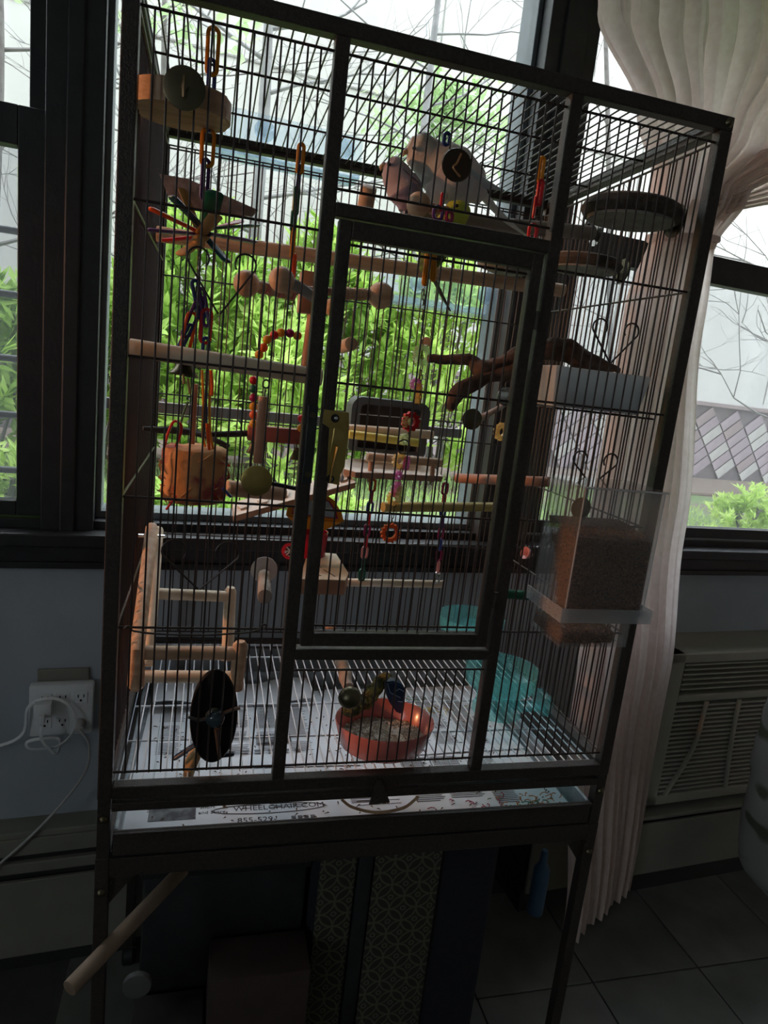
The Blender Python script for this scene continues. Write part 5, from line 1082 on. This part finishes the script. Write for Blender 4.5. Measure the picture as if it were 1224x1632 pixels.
# ================================================================== UNDER THE CAGE
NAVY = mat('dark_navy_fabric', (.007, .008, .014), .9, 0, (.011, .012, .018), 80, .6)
def patt(name):
    m = bpy.data.materials.new(name); m.use_nodes = True; nt = m.node_tree; N = nt.nodes; L = nt.links; b = N['Principled BSDF']; b.inputs['Roughness'].default_value = .9
    tc = N.new('ShaderNodeTexCoord'); sep = N.new('ShaderNodeSeparateXYZ'); L.new(tc.outputs['Object'], sep.inputs[0])
    def M(op, a, bb=None):
        n = N.new('ShaderNodeMath'); n.operation = op
        for i, v in enumerate((a, bb)):
            if v is None: continue
            if isinstance(v, (int, float)): n.inputs[i].default_value = v
            else: L.new(v, n.inputs[i])
        return n.outputs[0]
    per = .052; outs = []
    for ox in (0, .5):                       # overlapping rings
        fx = M('SUBTRACT', M('FRACT', M('ADD', M('DIVIDE', sep.outputs['X'], per), 20+ox)), .5); fz = M('SUBTRACT', M('FRACT', M('ADD', M('DIVIDE', sep.outputs['Z'], per), 20+ox)), .5)
        d = M('SQRT', M('ADD', M('MULTIPLY', fx, fx), M('MULTIPLY', fz, fz))); outs.append(M('LESS_THAN', M('ABSOLUTE', M('SUBTRACT', d, .5)), .035)); outs.append(M('LESS_THAN', M('ABSOLUTE', M('SUBTRACT', d, .08)), .03))
    s = M('ADD', M('ADD', outs[0], outs[1]), M('ADD', outs[2], outs[3])); s = M('MINIMUM', s, 1)
    mx = N.new('ShaderNodeMix'); mx.data_type = 'RGBA'; L.new(s, mx.inputs[0]); mx.inputs[6].default_value = (.03, .029, .02, 1); mx.inputs[7].default_value = (.09, .09, .055, 1); L.new(mx.outputs[2], b.inputs['Base Color']); return m
PAT = patt('ring_pattern_fabric')
def ubox(name, x0, x1, y0, y1, z0, z1, m_, parent, bev=.006): return link(name, box(B(), (x0, y0, z0), (x1, y1, z1), bev), m_, parent)
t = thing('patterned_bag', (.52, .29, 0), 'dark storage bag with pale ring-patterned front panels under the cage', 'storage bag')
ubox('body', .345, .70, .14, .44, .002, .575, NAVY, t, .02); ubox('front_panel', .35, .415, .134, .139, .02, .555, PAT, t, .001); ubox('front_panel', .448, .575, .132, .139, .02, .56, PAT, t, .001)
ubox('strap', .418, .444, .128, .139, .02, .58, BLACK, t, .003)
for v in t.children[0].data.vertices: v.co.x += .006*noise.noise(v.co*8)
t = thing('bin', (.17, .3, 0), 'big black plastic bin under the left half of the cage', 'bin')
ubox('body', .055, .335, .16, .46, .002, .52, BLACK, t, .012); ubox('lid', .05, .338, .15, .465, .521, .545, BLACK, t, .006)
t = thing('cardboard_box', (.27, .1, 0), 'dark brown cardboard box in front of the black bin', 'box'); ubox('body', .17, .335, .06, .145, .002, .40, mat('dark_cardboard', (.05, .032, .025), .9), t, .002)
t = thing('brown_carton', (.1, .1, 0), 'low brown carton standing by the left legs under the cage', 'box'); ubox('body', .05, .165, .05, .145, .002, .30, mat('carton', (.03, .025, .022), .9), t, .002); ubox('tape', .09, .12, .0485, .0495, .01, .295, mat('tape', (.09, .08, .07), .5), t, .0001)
a = P(110, 1576, -.06); b = P(292, 1385, .12); one('loose_dowel', cyl(B(), a, b, .0115, 16, bev=.002), mat('dull_dowel_wood', (.26, .18, .12), .7), 'long loose wooden dowel sticking out under the left of the cage', 'dowel')
q = P(218, 1574, .02); one('jar_lid', cyl(B(), q, q+Vector((0, .01, 0)), 
.021, 24, bev=.002), mat('grey_lid', (.10, .10, .095), .6), 'round pale lid low behind the loose dowel', 'lid')
a = P(842, 1342, .36); b = P(892, 1382, .16); z_ = .585
t = thing('plank_end', (.63, .2, z_), 'wooden plank lying on the patterned bag under the cage', 'plank'); d = (Vector((b.x, b.y, 0))-Vector((a.x, a.y, 0))).normalized(); s = Vector((-d.y, d.x, 0))*.011
a.z = b.z = .579; link('plank', prism(B(), [a-s, b-s, b+s, a+s], (0, 0, .018)), WOODW, t, False)
t = thing('blue_bottle', P(866, 1370, .40), 'small blue plastic bottle top behind the plank end', 'bottle'); q = P(868, 1362, .40); bm = B(); lathe(bm, [(0, -.16), (.02, -.16), (.02, -.04), (.009, -.02), (.009, 0), (.007, .012), (0, .013)], q, 16); link('bottle', bm, pl('light_blue_plastic', (.06, .14, .24)), t)
q = RW(-.02, -.075, .35); 

for nm_, g_ in dict(shrub='shrubs outside the windows', bare_tree='bare trees in front of the concrete wall', newspaper='newspapers lining the cage tray', shredded_scraps='coloured shreds in the tray', link_chain='plastic link chains in the cage', stub_perch='short perch ends', long_perch='long dowel perches', teal_dish='clear teal dishes', budgie='budgies at the top of the cage', window_feeder='clear feeders on the window glass', round_platform='round platforms high in the cage', branch_perch='natural branch perches').items():
    for o in bpy.data.objects:
        if o.parent is None and o.name.split('.')[0] == nm_: o['group'] = g_
